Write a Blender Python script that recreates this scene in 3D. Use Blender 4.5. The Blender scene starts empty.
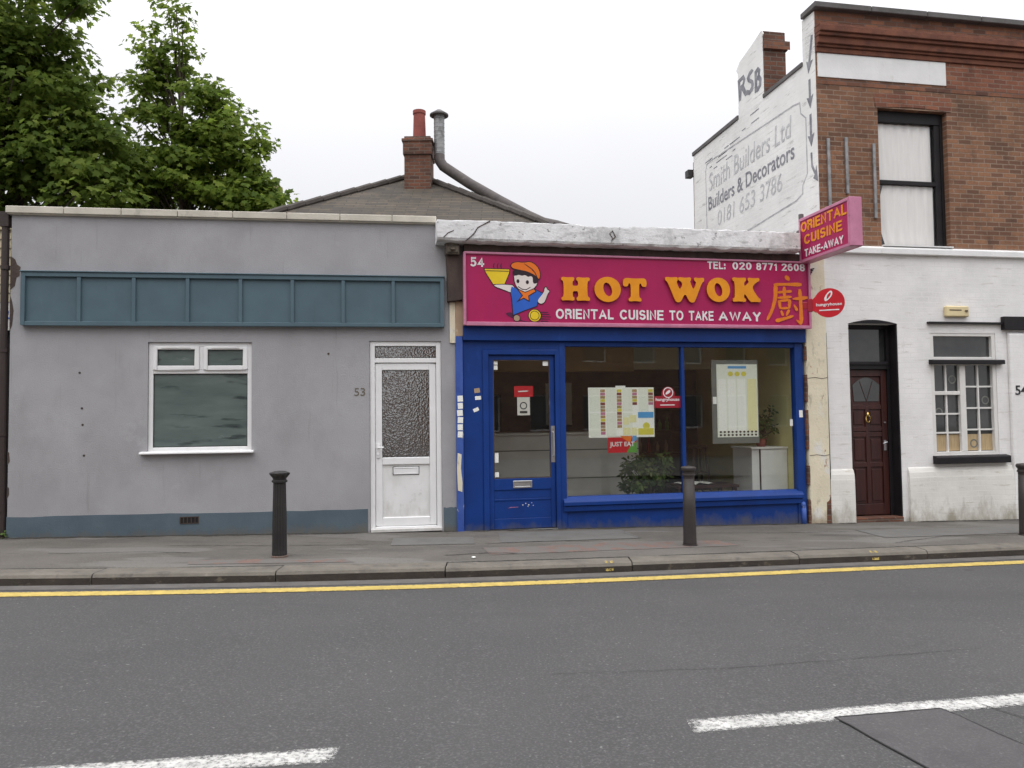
import bpy, bmesh, math, random
from mathutils import Vector, Matrix
import numpy as np
R = math.radians
random.seed(7); rng = np.random.default_rng(7)
scene = bpy.context.scene
COL = scene.collection

# ------------------------------------------------------------------ camera
EYE = 1.45
cam_d = bpy.data.cameras.new('camera'); cam = bpy.data.objects.new('camera', cam_d); COL.objects.link(cam)
cam_d.sensor_width = 36; cam_d.lens = 770.0 / 1024 * 36; cam_d.clip_start = .05; cam_d.clip_end = 2000
_p, _r = R(2.47), R(-0.69)
_f = Vector((0, math.cos(_p), math.sin(_p))); _u = Vector((0, -math.sin(_p), math.cos(_p))); _x = Vector((1, 0, 0))
_rx = math.cos(_r) * _x + math.sin(_r) * _u; _ux = -math.sin(_r) * _x + math.cos(_r) * _u
cam.matrix_world = Matrix(((_rx.x, _ux.x, -_f.x, 0), (_rx.y, _ux.y, -_f.y, 0), (_rx.z, _ux.z, -_f.z, EYE), (0, 0, 0, 1)))
scene.camera = cam

# ------------------------------------------------------------------ world: overcast sky over a Nishita base
SUN_EL, SUN_AZ = R(58), R(200)          # azimuth measured clockwise from +Y: the sun stands behind the camera, a little to the left
w = bpy.data.worlds.new('World'); scene.world = w; w.use_nodes = True
nt = w.node_tree; nt.nodes.clear()
out = nt.nodes.new('ShaderNodeOutputWorld'); bg = nt.nodes.new('ShaderNodeBackground'); bg.inputs['Strength'].default_value = .1
sky = nt.nodes.new('ShaderNodeTexSky'); sky.sky_type = 'NISHITA'; sky.sun_disc = False
sky.sun_elevation = SUN_EL; sky.sun_rotation = SUN_AZ
tc = nt.nodes.new('ShaderNodeTexCoord'); sep = nt.nodes.new('ShaderNodeSeparateXYZ')
ov = nt.nodes.new('ShaderNodeMapRange'); ov.inputs['From Min'].default_value = 0; ov.inputs['From Max'].default_value = 1
ov.inputs['To Min'].default_value = 8.7; ov.inputs['To Max'].default_value = 46; ov.clamp = True     # overcast: zenith brighter than the horizon
nz = nt.nodes.new('ShaderNodeTexNoise'); nz.inputs['Scale'].default_value = 2.2; nz.inputs['Detail'].default_value = 4
nzr = nt.nodes.new('ShaderNodeMapRange'); nzr.inputs['To Min'].default_value = .93; nzr.inputs['To Max'].default_value = 1.07
mul = nt.nodes.new('ShaderNodeMath'); mul.operation = 'MULTIPLY'
tint = nt.nodes.new('ShaderNodeMix'); tint.data_type = 'RGBA'; tint.blend_type = 'MULTIPLY'; tint.inputs['Factor'].default_value = 1
tint.inputs[7].default_value = (.975, .972, 1.0, 1)
mx = nt.nodes.new('ShaderNodeMix'); mx.data_type = 'RGBA'; mx.inputs['Factor'].default_value = .93
L = nt.links.new
pw = nt.nodes.new('ShaderNodeMath'); pw.operation = 'POWER'; pw.inputs[1].default_value = 2.8; pw.use_clamp = True
L(tc.outputs['Generated'], sep.inputs[0]); L(sep.outputs['Z'], pw.inputs[0]); L(pw.outputs[0], ov.inputs['Value'])
L(tc.outputs['Generated'], nz.inputs['Vector']); L(nz.outputs[0], nzr.inputs['Value'])
L(ov.outputs[0], mul.inputs[0]); L(nzr.outputs[0], mul.inputs[1]); L(mul.outputs[0], tint.inputs[6])
L(sky.outputs[0], mx.inputs[6]); L(tint.outputs[2], mx.inputs[7]); L(mx.outputs[2], bg.inputs['Color']); L(bg.outputs[0], out.inputs[0])

sd = bpy.data.lights.new('sun', 'SUN'); sd.energy = .5; sd.angle = R(40); sd.color = (1, .97, .93)
sun = bpy.data.objects.new('sun', sd); COL.objects.link(sun)
_sd = Vector((math.sin(SUN_AZ) * math.cos(SUN_EL), math.cos(SUN_AZ) * math.cos(SUN_EL), math.sin(SUN_EL)))
sun.rotation_euler = _sd.to_track_quat('Z', 'Y').to_euler()
sun.location = (0, -5, 20)
vs = scene.view_settings; vs.view_transform = 'Standard'; vs.look = 'None'; vs.exposure = 0; vs.gamma = 1; vs.use_curve_mapping = False

# ------------------------------------------------------------------ materials
def _mix(nt, a, b, fac, blend='MIX'):
    m = nt.nodes.new('ShaderNodeMix'); m.data_type = 'RGBA'; m.blend_type = blend; m.clamp_factor = True
    for s, v in ((0, fac), (6, a), (7, b)):
        if hasattr(v, 'is_output'): nt.links.new(v, m.inputs[s])
        elif s == 0: m.inputs[0].default_value = v
        else: m.inputs[s].default_value = (*v, 1)
    return m.outputs[2]
def _noise(nt, vec, scale, detail=6, rough=.6, lo=.35, hi=.65, a=0, b=1):
    n = nt.nodes.new('ShaderNodeTexNoise'); n.inputs['Scale'].default_value = scale; n.inputs['Detail'].default_value = detail
    n.inputs['Roughness'].default_value = rough
    nt.links.new(vec, n.inputs['Vector'])
    r = nt.nodes.new('ShaderNodeMapRange'); r.inputs[1].default_value = lo; r.inputs[2].default_value = hi
    r.inputs[3].default_value = a; r.inputs[4].default_value = b
    nt.links.new(n.outputs[0], r.inputs[0]); return r.outputs[0]
def _vec(nt, stretch=(1, 1, 1), off=(0, 0, 0)):
    t = nt.nodes.new('ShaderNodeTexCoord'); m = nt.nodes.new('ShaderNodeMapping')
    m.inputs['Scale'].default_value = stretch; m.inputs['Location'].default_value = off
    nt.links.new(t.outputs['Object'], m.inputs[0]); return m.outputs[0]
def _new(name):
    m = bpy.data.materials.new(name); m.use_nodes = True; nt = m.node_tree
    return m, nt, nt.nodes['Principled BSDF']
def _bump(nt, b, h, strength, dist=.01, chain=None):
    bp = nt.nodes.new('ShaderNodeBump'); bp.inputs['Strength'].default_value = strength; bp.inputs['Distance'].default_value = dist
    nt.links.new(h, bp.inputs['Height'])
    if chain: nt.links.new(chain, bp.inputs['Normal'])
    nt.links.new(bp.outputs[0], b.inputs['Normal']); return bp.outputs[0]
def _splash(nt, col, colour, height, amount):
    """road dirt thrown up on the foot of a wall: a ragged tide mark"""
    t = nt.nodes.new('ShaderNodeTexCoord'); sp = nt.nodes.new('ShaderNodeSeparateXYZ'); nt.links.new(t.outputs['Object'], sp.inputs[0])
    n = _noise(nt, _vec(nt, (1, 1, .5)), 7, 7, .7, .25, .75, -height * .9, height * .9); a = nt.nodes.new('ShaderNodeMath'); a.operation = 'ADD'
    nt.links.new(sp.outputs[2], a.inputs[0]); nt.links.new(n, a.inputs[1])
    r = nt.nodes.new('ShaderNodeMapRange'); r.inputs[1].default_value = height; r.inputs[2].default_value = -height * .3; r.inputs[3].default_value = 0; r.inputs[4].default_value = amount
    nt.links.new(a.outputs[0], r.inputs[0]); return _mix(nt, col, colour, r.outputs[0])
def mat(name, base, var=None, scale=2.0, rough=.7, bump=.0, bscale=60, metal=0, spec=.35, stains=(), fine=0, stretch=(1, 1, 1), splash=None):
    """weathered plain surface: two tones, any number of stain layers (colour, scale, lo, hi, stretch, amount)"""
    m, nt, b = _new(name); v = _vec(nt, stretch)
    var = var or tuple(c * .86 for c in base)
    col = _mix(nt, base, var, _noise(nt, v, scale))
    if fine: col = _mix(nt, col, tuple(c * .6 for c in base), _noise(nt, _vec(nt), bscale * 1.3, 3, .7, .45, .75, 0, fine))
    for s in stains:
        c, sc, lo, hi = s[:4]; st = s[4] if len(s) > 4 else (1, 1, 1); am = s[5] if len(s) > 5 else 1
        col = _mix(nt, col, c, _noise(nt, _vec(nt, st, (sc * 1.7, 3.1, sc)), sc, 8, .65, lo, hi, 0, am))
    if splash: col = _splash(nt, col, *splash)
    nt.links.new(col, b.inputs['Base Color'])
    b.inputs['Roughness'].default_value = rough; b.inputs['Metallic'].default_value = metal; b.inputs['Specular IOR Level'].default_value = spec
    if bump: _bump(nt, b, _noise(nt, _vec(nt), bscale, 5, .65, 0, 1), bump)
    return m
def brick(name, c1, c2, mortar, axis='xz', bw=.225, bh=.075, ms=.011, paint=None, worn=None, rough=.85, bump=.6, dirt=None, off=(0, 0), splash=None):
    m, nt, b = _new(name)
    t = nt.nodes.new('ShaderNodeTexCoord'); s = nt.nodes.new('ShaderNodeSeparateXYZ'); c = nt.nodes.new('ShaderNodeCombineXYZ')
    nt.links.new(t.outputs['Object'], s.inputs[0])
    nt.links.new(s.outputs['XYZ'.index(axis[0].upper())], c.inputs[0]); nt.links.new(s.outputs['XYZ'.index(axis[1].upper())], c.inputs[1])
    # slightly wandering courses
    wob = nt.nodes.new('ShaderNodeTexNoise'); wob.inputs['Scale'].default_value = 9; nt.links.new(c.outputs[0], wob.inputs['Vector'])
    va = nt.nodes.new('ShaderNodeVectorMath'); va.operation = 'MULTIPLY_ADD'; va.inputs[1].default_value = (.014, .014, 0); va.inputs[2].default_value = (0, 0, 0)
    nt.links.new(wob.outputs['Color'], va.inputs[0])
    ad = nt.nodes.new('ShaderNodeVectorMath'); ad.operation = 'ADD'; nt.links.new(c.outputs[0], ad.inputs[0]); nt.links.new(va.outputs[0], ad.inputs[1])
    k = nt.nodes.new('ShaderNodeTexBrick'); nt.links.new(ad.outputs[0], k.inputs['Vector'])
    k.inputs['Scale'].default_value = 1; k.inputs['Brick Width'].default_value = bw; k.inputs['Row Height'].default_value = bh
    k.inputs['Mortar Size'].default_value = ms; k.inputs['Mortar Smooth'].default_value = .25; k.inputs['Bias'].default_value = 0
    k.inputs['Color1'].default_value = (*c1, 1); k.inputs['Color2'].default_value = (*c2, 1); k.inputs['Mortar'].default_value = (*mortar, 1)
    col = k.outputs['Color']
    col = _mix(nt, col, tuple(x * .55 for x in c1), _noise(nt, c.outputs[0], 30, 4, .7, .45, .8, 0, .6))
    col = _mix(nt, col, tuple(x * .45 for x in c2), _noise(nt, c.outputs[0], 1.1, 9, .7, .46, .75, 0, .7))
    if dirt: col = _mix(nt, col, dirt, _noise(nt, c.outputs[0], 4.5, 7, .7, .55, .75, 0, .7))
    if paint:
        col = _mix(nt, paint, tuple(x * .80 for x in paint), _noise(nt, c.outputs[0], 1.1, 8, .68, .42, .68))
        col = _mix(nt, col, tuple(x * .925 for x in paint), k.outputs['Fac'])
        if worn: col = _mix(nt, col, worn, _noise(nt, _vecm(nt, c.outputs[0], (1, 7, 1)), 1.9, 9, .72, .58, .64, 0, .5))
    if splash: col = _splash(nt, col, *splash)
    nt.links.new(col, b.inputs['Base Color']); b.inputs['Roughness'].default_value = rough; b.inputs['Specular IOR Level'].default_value = .3
    inv = nt.nodes.new('ShaderNodeMath'); inv.operation = 'SUBTRACT'; inv.inputs[0].default_value = 1; nt.links.new(k.outputs['Fac'], inv.inputs[1])
    h1 = _bump(nt, b, inv.outputs[0], bump * (.26 if paint else 1), .006)
    _bump(nt, b, _noise(nt, c.outputs[0], 45, 5, .7, 0, 1), .35, .006, h1)
    return m
def _vecm(nt, vec, sc):
    m = nt.nodes.new('ShaderNodeMapping'); m.inputs['Scale'].default_value = sc; nt.links.new(vec, m.inputs[0]); return m.outputs[0]
def glass(name, tint=(.9, .93, .92), refl=1.0, haze=.0):
    m, nt, b = _new(name); nt.nodes.remove(b); o = nt.nodes['Material Output']
    t = nt.nodes.new('ShaderNodeBsdfTransparent'); t.inputs[0].default_value = (*tint, 1)
    g = nt.nodes.new('ShaderNodeBsdfGlossy'); g.inputs['Roughness'].default_value = .015; g.inputs['Color'].default_value = (.95, .97, 1, 1)
    f = nt.nodes.new('ShaderNodeLayerWeight'); f.inputs[0].default_value = .5
    p5 = nt.nodes.new('ShaderNodeMath'); p5.operation = 'POWER'; p5.inputs[1].default_value = 4.5; nt.links.new(f.outputs['Facing'], p5.inputs[0])
    mm = nt.nodes.new('ShaderNodeMath'); mm.operation = 'MULTIPLY_ADD'; mm.inputs[1].default_value = .93 * refl; mm.inputs[2].default_value = .045 * refl; mm.use_clamp = True; nt.links.new(p5.outputs[0], mm.inputs[0])
    mx = nt.nodes.new('ShaderNodeMixShader'); nt.links.new(mm.outputs[0], mx.inputs[0]); nt.links.new(t.outputs[0], mx.inputs[1]); nt.links.new(g.outputs[0], mx.inputs[2])
    last = mx.outputs[0]
    if haze:                                   # film of dust on the pane
        d = nt.nodes.new('ShaderNodeBsdfDiffuse'); d.inputs[0].default_value = (.5, .5, .48, 1)
        m2 = nt.nodes.new('ShaderNodeMixShader'); nt.links.new(_noise(nt, _vec(nt), 3, 6, .6, .2, .8, haze * .5, haze * 1.5), m2.inputs[0])
        nt.links.new(last, m2.inputs[1]); nt.links.new(d.outputs[0], m2.inputs[2]); last = m2.outputs[0]
    nt.links.new(last, o.inputs[0]); return m
def fineprint(name, paper, ink, rows=.018, width=.11, gap=.006):
    """small print: rows of word-like dashes"""
    m, nt, b = _new(name)
    t = nt.nodes.new('ShaderNodeTexCoord'); s = nt.nodes.new('ShaderNodeSeparateXYZ'); c = nt.nodes.new('ShaderNodeCombineXYZ')
    nt.links.new(t.outputs['Object'], s.inputs[0]); nt.links.new(s.outputs[0], c.inputs[0]); nt.links.new(s.outputs[2], c.inputs[1])
    k = nt.nodes.new('ShaderNodeTexBrick'); nt.links.new(c.outputs[0], k.inputs['Vector']); k.inputs['Scale'].default_value = 1
    k.inputs['Brick Width'].default_value = width; k.inputs['Row Height'].default_value = rows; k.inputs['Mortar Size'].default_value = gap
    k.inputs['Color1'].default_value = (*ink, 1); k.inputs['Color2'].default_value = (*[a * .6 + b_ * .4 for a, b_ in zip(paper, ink)], 1); k.inputs['Mortar'].default_value = (*paper, 1)
    col = _mix(nt, k.outputs['Color'], paper, _noise(nt, c.outputs[0], 55, 2, .5, .42, .55))
    nt.links.new(col, b.inputs['Base Color']); b.inputs['Roughness'].default_value = .55; return m

MAT = {}
def build_materials():
    A = MAT
    A['render_grey'] = mat('grey_render', (.38, .376, .388), (.325, .32, .33), 1.1, .88, .5, 70, fine=.35, stains=(
        ((.25, .245, .25), 1.3, .50, .72, (1, 1, .6), .6), ((.43, .43, .44), 3.0, .62, .74, (1, 1, 1), .4), ((.22, .215, .205), 7, .62, .74, (2.2, 1, .12), .5), ((.16, .155, .15), 16, .70, .74, (1, 1, .7), .6)))
    A['dado'] = mat('slate_blue_dado_paint', (.100, .138, .165), (.08, .11, .135), 2, .75, .35, 60, fine=.3, splash=((.13, .12, .10), .09, .8), stains=(((.13, .12, .10), 4, .60, .78, (1, 1, .5), .8),))
    A['coping'] = mat('pale_coping', (.60, .56, .48), (.48, .45, .38), 3, .8, .3, 40, stains=(((.25, .24, .2), 6, .62, .75, (1, 1, .6), .7),))
    A['teal'] = mat('teal_fascia_paint', (.086, .138, .166), (.074, .118, .143), 2.5, .5, .06, 30, stains=(((.13, .18, .20), 3, .58, .8, (1, 1, .2), .6), ((.05, .07, .08), 9, .62, .78, (1.6, 1, .15), .5),))
    A['upvc'] = mat('white_plastic', (.80, .80, .80), (.74, .74, .735), 3, .32, .0, spec=.5, stains=(((.55, .54, .50), 5, .62, .8, (1, 1, .6), .6),))
    A['upvc_dirty'] = mat('white_plastic_dirty', (.78, .78, .77), (.70, .70, .69), 3, .38, .02, 30, spec=.45, splash=((.40, .38, .34), .3, .6), stains=(((.42, .41, .38), 9, .60, .74, (1, 1, 1), .6), ((.5, .48, .44), 4, .55, .8, (1, 1, .3), .5)))
    A['seal_and_shade'] = mat('rubber_seal_and_shade', (.02, .02, .02), rough=.7)
    A['steel'] = mat('brushed_steel', (.62, .62, .63), (.5, .5, .5), 8, .35, .02, 80, metal=.9)
    A['blue'] = mat('blue_gloss_paint', (.006, .043, .225), (.005, .033, .175), 2.2, .45, .10, 18, spec=.3, splash=((.10, .10, .105), .12, .75), stains=(((.02, .075, .32), 4, .58, .76, (1, 1, .35), .6), ((.012, .02, .07), 7, .66, .78, (1, 1, .4), .7)))
    A['blue_worn'] = mat('worn_blue_paint', (.05, .11, .38), (.03, .07, .30), 4, .6, .3, 30, stains=(((.42, .42, .46), 9, .62, .67, (1, 1, .5), .9), ((.06, .06, .09), 7, .62, .72, (1, 1, .4), .7)))
    A['cream'] = mat('flaking_cream_paint', (.76, .695, .53), (.67, .605, .45), 2.4, .85, .6, 24, fine=.15, splash=((.30, .24, .17), .14, .8), stains=(
        ((.70, .69, .66), 4.5, .55, .64, (1, 1, .7), .8), ((.33, .16, .10), 7, .63, .67, (1.3, 1, .6), .85), ((.33, .29, .22), 9, .58, .72, (1, 1, .5), .75), ((.45, .43, .40), 4, .60, .68, (1, 1, 1), .6)))
    A['tan'] = mat('tan_board', (.42, .30, .20), (.35, .25, .17), 5, .8, .2, 40, stains=(((.6, .52, .4), 9, .60, .68, (1, 1, .5), .7),))
    A['old_wood'] = mat('rotten_dark_wood', (.085, .06, .05), (.05, .038, .034), 7, .9, .8, 30, stretch=(1, 1, .25), stains=(((.22, .17, .14), 12, .62, .70, (1, 1, .3), .8),))
    A['carved'] = mat('weathered_carving', (.15, .125, .10), (.075, .062, .05), 10, .9, .8, 40)
    A['cornice'] = mat('grimy_white_paint', (.82, .82, .82), (.68, .68, .68), 2, .85, .8, 22, fine=.3, stains=(
        ((.30, .295, .29), 7, .52, .68, (.5, 1, 1.6), .65), ((.10, .095, .09), 13, .60, .67, (.7, 1, 1), .9), ((.30, .30, .29), 3, .55, .7, (1, 1, .5), .6)))
    A['magenta'] = mat('magenta_sign_face', (.42, .018, .10), (.36, .016, .092), 1.4, .4, .0, spec=.25, stains=(((.30, .02, .12), 2.2, .55, .8, (1, 1, .25), .6), ((.5, .05, .13), 3, .6, .8, (1, 1, .3), .5)))
    A['pink_trim'] = mat('pink_aluminium_trim', (.58, .22, .34), (.46, .17, .27), 5, .4, .02, 40, spec=.5, stains=(((.2, .12, .14), 12, .62, .72, (1, 1, 1), .6),))
    A['orange'] = mat('orange_acrylic', (.80, .31, .012), (.72, .26, .010), 5, .38)
    A['letter_side'] = mat('red_orange_letter_return', (.42, .06, .012), rough=.5)
    A['white_vinyl'] = mat('white_vinyl', (.80, .80, .80), (.68, .68, .68), 14, .5)
    A['yellow_vinyl'] = mat('yellow_vinyl', (.82, .58, .02), rough=.5)
    A['orange_vinyl'] = mat('orange_vinyl', (.80, .18, .015), rough=.5)
    A['blue_vinyl'] = mat('blue_vinyl', (.025, .12, .55), rough=.5)
    A['skin_vinyl'] = mat('pale_vinyl', (.78, .70, .66), rough=.5)
    A['black_vinyl'] = mat('black_vinyl', (.025, .012, .02), rough=.5)
    A['purple_vinyl'] = mat('dark_purple_vinyl', (.09, .01, .05), rough=.5)
    A['han_orange'] = mat('orange_vinyl_character', (.78, .22, .015), (.68, .17, .012), 9, .5)
    A['red'] = mat('red_plastic', (.55, .012, .025), (.48, .01, .02), 4, .4)
    A['dark_red'] = mat('dark_red_vinyl', (.33, .015, .03), rough=.45)
    A['green'] = mat('green_vinyl', (.10, .33, .05), rough=.5)
    A['black_iron'] = mat('black_painted_iron', (.022, .021, .021), (.032, .03, .029), 6, .5, .25, 50, spec=.4, stains=(((.07, .06, .05), 8, .60, .75, (1, 1, .4), .8),))
    A['brown_iron'] = mat('brownish_black_iron', (.035, .03, .029), (.045, .038, .035), 6, .55, .25, 50, spec=.35, stains=(((.08, .065, .05), 8, .60, .75, (1, 1, .4), .7),))
    A['pipe'] = mat('dark_brown_pipe', (.045, .032, .030), rough=.6, bump=.3, bscale=30)
    A['brick_front'] = brick('brown_stock_brick', (.300, .148, .082), (.140, .072, .048), (.29, .215, .16), bw=.215, bh=.0685, ms=.008, dirt=(.055, .038, .03))
    A['brick_red'] = brick('red_brick', (.29, .115, .065), (.16, .062, .042), (.24, .17, .13), bw=.215, bh=.0685, ms=.008, dirt=(.05, .03, .025))
    A['brick_dark'] = brick('sooty_brick', (.27, .115, .065), (.10, .05, .036), (.15, .11, .09), bw=.215, bh=.0685, ms=.008, dirt=(.022, .018, .016))
    A['brick_chimney'] = brick('sooted_orange_brick', (.21, .085, .050), (.080, .044, .034), (.16, .13, .105), ms=.010, dirt=(.03, .022, .02))
    A['brick_side'] = brick('chimney_brick_side', (.22, .085, .05), (.15, .06, .04), (.2, .16, .13), axis='yz', dirt=(.05, .03, .025))
    A['white_brick'] = brick('white_painted_brick', (.5, .5, .5), (.5, .5, .5), (.4, .4, .4), paint=(.82, .81, .795), ms=.007, rough=.6, dirt=None, worn=(.48, .45, .40), splash=((.30, .27, .20), .2, .7))
    A['white_brick_low'] = brick('white_painted_brick_grubby', (.5, .5, .5), (.5, .5, .5), (.4, .4, .4), paint=(.77, .755, .71), ms=.007, rough=.7, worn=(.40, .35, .26), splash=((.28, .25, .18), .30, .85))
    A['white_side'] = brick('white_limewashed_brick', (.5, .5, .5), (.5, .5, .5), (.4, .4, .4), axis='yz', paint=(.86, .855, .83), ms=.008, rough=.8, worn=(.22, .20, .18))
    A['white_render'] = mat('white_painted_render', (.80, .80, .79), (.72, .72, .71), 3, .6, .3, 30, stains=(((.5, .48, .44), 6, .62, .75, (1, 1, .4), .6),))
    A['stone'] = mat('grey_coping_stone', (.14, .13, .13), (.095, .088, .085), 4, .85, .5, 30)
    A['brick_cornice'] = mat('moulded_red_brick', (.20, .075, .042), (.12, .046, .03), 5, .85, .5, 30, fine=.4, stains=(((.05, .03, .026), 7, .58, .72, (.5, 1, 1.5), .85),))
    A['black_wood'] = mat('black_gloss_timber', (.012, .011, .013), (.019, .017, .018), 5, .5, .1, 40, spec=.22)
    A['mahogany'] = mat('mahogany_stained_door', (.056, .015, .011), (.032, .010, .009), 5, .42, .06, 40, spec=.5, stretch=(3, 3, .35))
    A['brass'] = mat('brass', (.72, .50, .16), rough=.3, metal=1)
    A['white_wood'] = mat('white_painted_timber', (.74, .73, .70), (.66, .65, .62), 4, .45, .05, 40, stains=(((.4, .38, .34), 8, .62, .75, (1, 1, 1), .5),))
    A['cream_plastic'] = mat('cream_plastic', (.74, .62, .36), rough=.45)
    A['curtain'] = mat('white_net_curtain', (.88, .875, .87), (.80, .795, .79), 3, .9, stretch=(8, 8, .6))
    A['curtain_dark'] = mat('amber_curtain', (.50, .38, .22), (.38, .28, .16), 8, .9, stretch=(6, 6, .6))
    A['glass'] = glass('shop_glass', (.96, .97, .96), 1.0, .004)
    A['glass_clear'] = glass('window_glass', (.985, .98, .97), .9, 0)
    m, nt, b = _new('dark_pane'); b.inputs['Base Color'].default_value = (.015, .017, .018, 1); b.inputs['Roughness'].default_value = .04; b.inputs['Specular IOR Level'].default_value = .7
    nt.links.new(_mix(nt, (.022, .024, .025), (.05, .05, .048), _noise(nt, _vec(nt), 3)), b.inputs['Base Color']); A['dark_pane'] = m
    # frosted film with wipe marks
    m, nt, b = _new('filmed_pane'); v = _vec(nt, (.55, 1, 2.6))
    col = _mix(nt, (.135, .168, .158), (.085, .112, .106), _noise(nt, v, 2.4, 8, .6, .35, .68))
    col = _mix(nt, col, (.030, .042, .042), _noise(nt, _vec(nt, (.6, 1, 3.2), (2.2, 0, 1.3)), 3.1, 3, .5, .56, .66, 0, .85))
    col = _mix(nt, col, (.30, .34, .33), _noise(nt, _vec(nt, (.7, 1, 2.4), (5, 0, 4)), 4.3, 5, .6, .67, .76, 0, .8))
    nt.links.new(col, b.inputs['Base Color']); b.inputs['Roughness'].default_value = .16; b.inputs['Specular IOR Level'].default_value = .5; A['film_pane'] = m
    # pebbled obscure glass
    m, nt, b = _new('obscure_pane'); b.inputs['Roughness'].default_value = .06; b.inputs['Specular IOR Level'].default_value = 1.0; b.inputs['IOR'].default_value = 2.3
    nt.links.new(_mix(nt, (.014, .015, .014), (.045, .045, .042), _noise(nt, _vec(nt), 60, 3, .6, .4, .65)), b.inputs['Base Color'])
    vo = nt.nodes.new('ShaderNodeTexVoronoi'); vo.feature = 'SMOOTH_F1'; vo.inputs['Scale'].default_value = 52; nt.links.new(_vec(nt), vo.inputs['Vector'])
    _bump(nt, b, vo.outputs[0], .085, .02); A['obscure_pane'] = m
    # road
    m, nt, b = _new('worn_asphalt'); v = _vec(nt)
    col = _mix(nt, (.071, .0695, .0690), (.060, .059, .0592), _noise(nt, v, .7, 6, .6, .35, .65))
    col = _mix(nt, col, (.118, .116, .114), _noise(nt, v, 70, 2, .5, .50, .70, 0, .85))
    col = _mix(nt, col, (.050, .048, .048), _noise(nt, v, 110, 2, .6, .54, .70, 0, .75))
    col = _mix(nt, col, (.055, .053, .053), _noise(nt, _vec(nt, (.5, 2.2, 1), (3, 1, 0)), 1.7, 7, .65, .60, .72, 0, .45))
    col = _mix(nt, col, (.24, .24, .23), _noise(nt, _vec(nt, (1, 1, 1), (9, 4, 0)), 36, 2, .4, .705, .75, 0, .5))
    col = _mix(nt, col, (.052, .051, .052), _noise(nt, _vec(nt, (.25, 1.6, 1), (1, 8, 0)), 1.1, 5, .6, .62, .70, 0, .35))
    col = _mix(nt, col, (.058, .056, .056), _noise(nt, _vec(nt, (.16, 1.5, 1), (2, 5.3, 0)), .9, 3, .5, .56, .72, 0, .55))
    col = _mix(nt, col, (.035, .033, .033), _noise(nt, _vec(nt, (1, 1, 1), (5, 1, 0)), 1.9, 3, .5, .73, .77, 0, .5))
    nt.links.new(col, b.inputs['Base Color']); b.inputs['Roughness'].default_value = .85; b.inputs['Specular IOR Level'].default_value = .3
    h = _bump(nt, b, _noise(nt, v, 95, 3, .6, 0, 1), .8, .012); _bump(nt, b, _noise(nt, v, 6, 4, .6, 0, 1), .3, .02, h); A['asphalt'] = m
    # pavement: tarmac with reinstatement patches and reddish block remnants
    m, nt, b = _new('patched_pavement'); v = _vec(nt)
    col = _mix(nt, (.136, .125, .110), (.098, .090, .079), _noise(nt, v, .9, 6, .6, .35, .65))
    col = _mix(nt, col, (.085, .080, .076), _noise(nt, _vec(nt, (.5, 1.2, 1), (4, 2, 0)), 1.5, 6, .6, .54, .64, 0, .6))
    col = _mix(nt, col, (.185, .180, .168), _noise(nt, _vec(nt, (.4, 1.4, 1), (1, 7, 0)), 1.2, 3, .4, .57, .60, 0, .5))
    col = _mix(nt, col, (.22, .21, .19), _noise(nt, v, 90, 2, .5, .56, .72, 0, .5))
    col = _mix(nt, col, (.05, .047, .045), _noise(nt, v, 70, 2, .6, .58, .72, 0, .6))
    col = _mix(nt, col, (.055, .05, .046), _noise(nt, _vec(nt, (.35, 3.5, 1), (7, 2, 0)), 2.3, 8, .7, .635, .66, 0, .8))
    nt.links.new(col, b.inputs['Base Color']); b.inputs['Roughness'].default_value = .9; b.inputs['Specular IOR Level'].default_value = .25
    _bump(nt, b, _noise(nt, v, 70, 4, .65, 0, 1), .6, .012); A['pavement'] = m
    A['red_sets'] = mat('reddish_block_patch', (.19, .115, .095), (.14, .105, .09), 9, .9, .6, 50, fine=.5, stains=(((.13, .125, .115), 5, .42, .52, (1, 1, 1), .97),))
    A['smooth_patch'] = mat('grey_cement_patch', (.148, .145, .136), (.122, .118, .110), 3, .9, .3, 80, fine=.35, stains=(((.10, .095, .09), 4, .58, .7, (1, 1, 1), .7),))
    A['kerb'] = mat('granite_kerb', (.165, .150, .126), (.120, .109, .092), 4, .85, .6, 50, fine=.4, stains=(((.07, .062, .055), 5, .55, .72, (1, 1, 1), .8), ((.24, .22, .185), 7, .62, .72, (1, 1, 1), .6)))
    A['kerb_face'] = mat('dark_kerb_face', (.056, .045, .036), (.036, .030, .025), 5, .9, .7, 40, fine=.4, stains=(((.15, .13, .10), 6, .58, .68, (1, 1, 2), .7), ((.03, .035, .02), 8, .6, .7, (1, 1, 1), .7)))  # front face coloured darker and browner than the kerb top
    A['gutter'] = mat('gutter_grit', (.125, .118, .110), (.09, .085, .08), 6, .9, .6, 60, fine=.5)
    def marking(name, c, wear, soft=.10):
        m, nt, b = _new(name); v = _vec(nt)
        col = _mix(nt, c, tuple(x * .72 for x in c), _noise(nt, v, 9, 5, .6, .35, .65))
        at = nt.nodes.new('ShaderNodeAttribute'); at.attribute_name = 'edge'
        nn = _noise(nt, v, 42, 5, .75, 0, 1); ad = nt.nodes.new('ShaderNodeMath'); ad.operation = 'MULTIPLY_ADD'; ad.inputs[1].default_value = -.20; nt.links.new(at.outputs['Fac'], ad.inputs[0]); nt.links.new(nn, ad.inputs[2])
        r2 = nt.nodes.new('ShaderNodeMapRange'); r2.inputs[1].default_value = wear - .20; r2.inputs[2].default_value = wear - .20 + soft; nt.links.new(ad.outputs[0], r2.inputs[0])
        nt.links.new(col, b.inputs['Base Color']); b.inputs['Roughness'].default_value = .8
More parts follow.
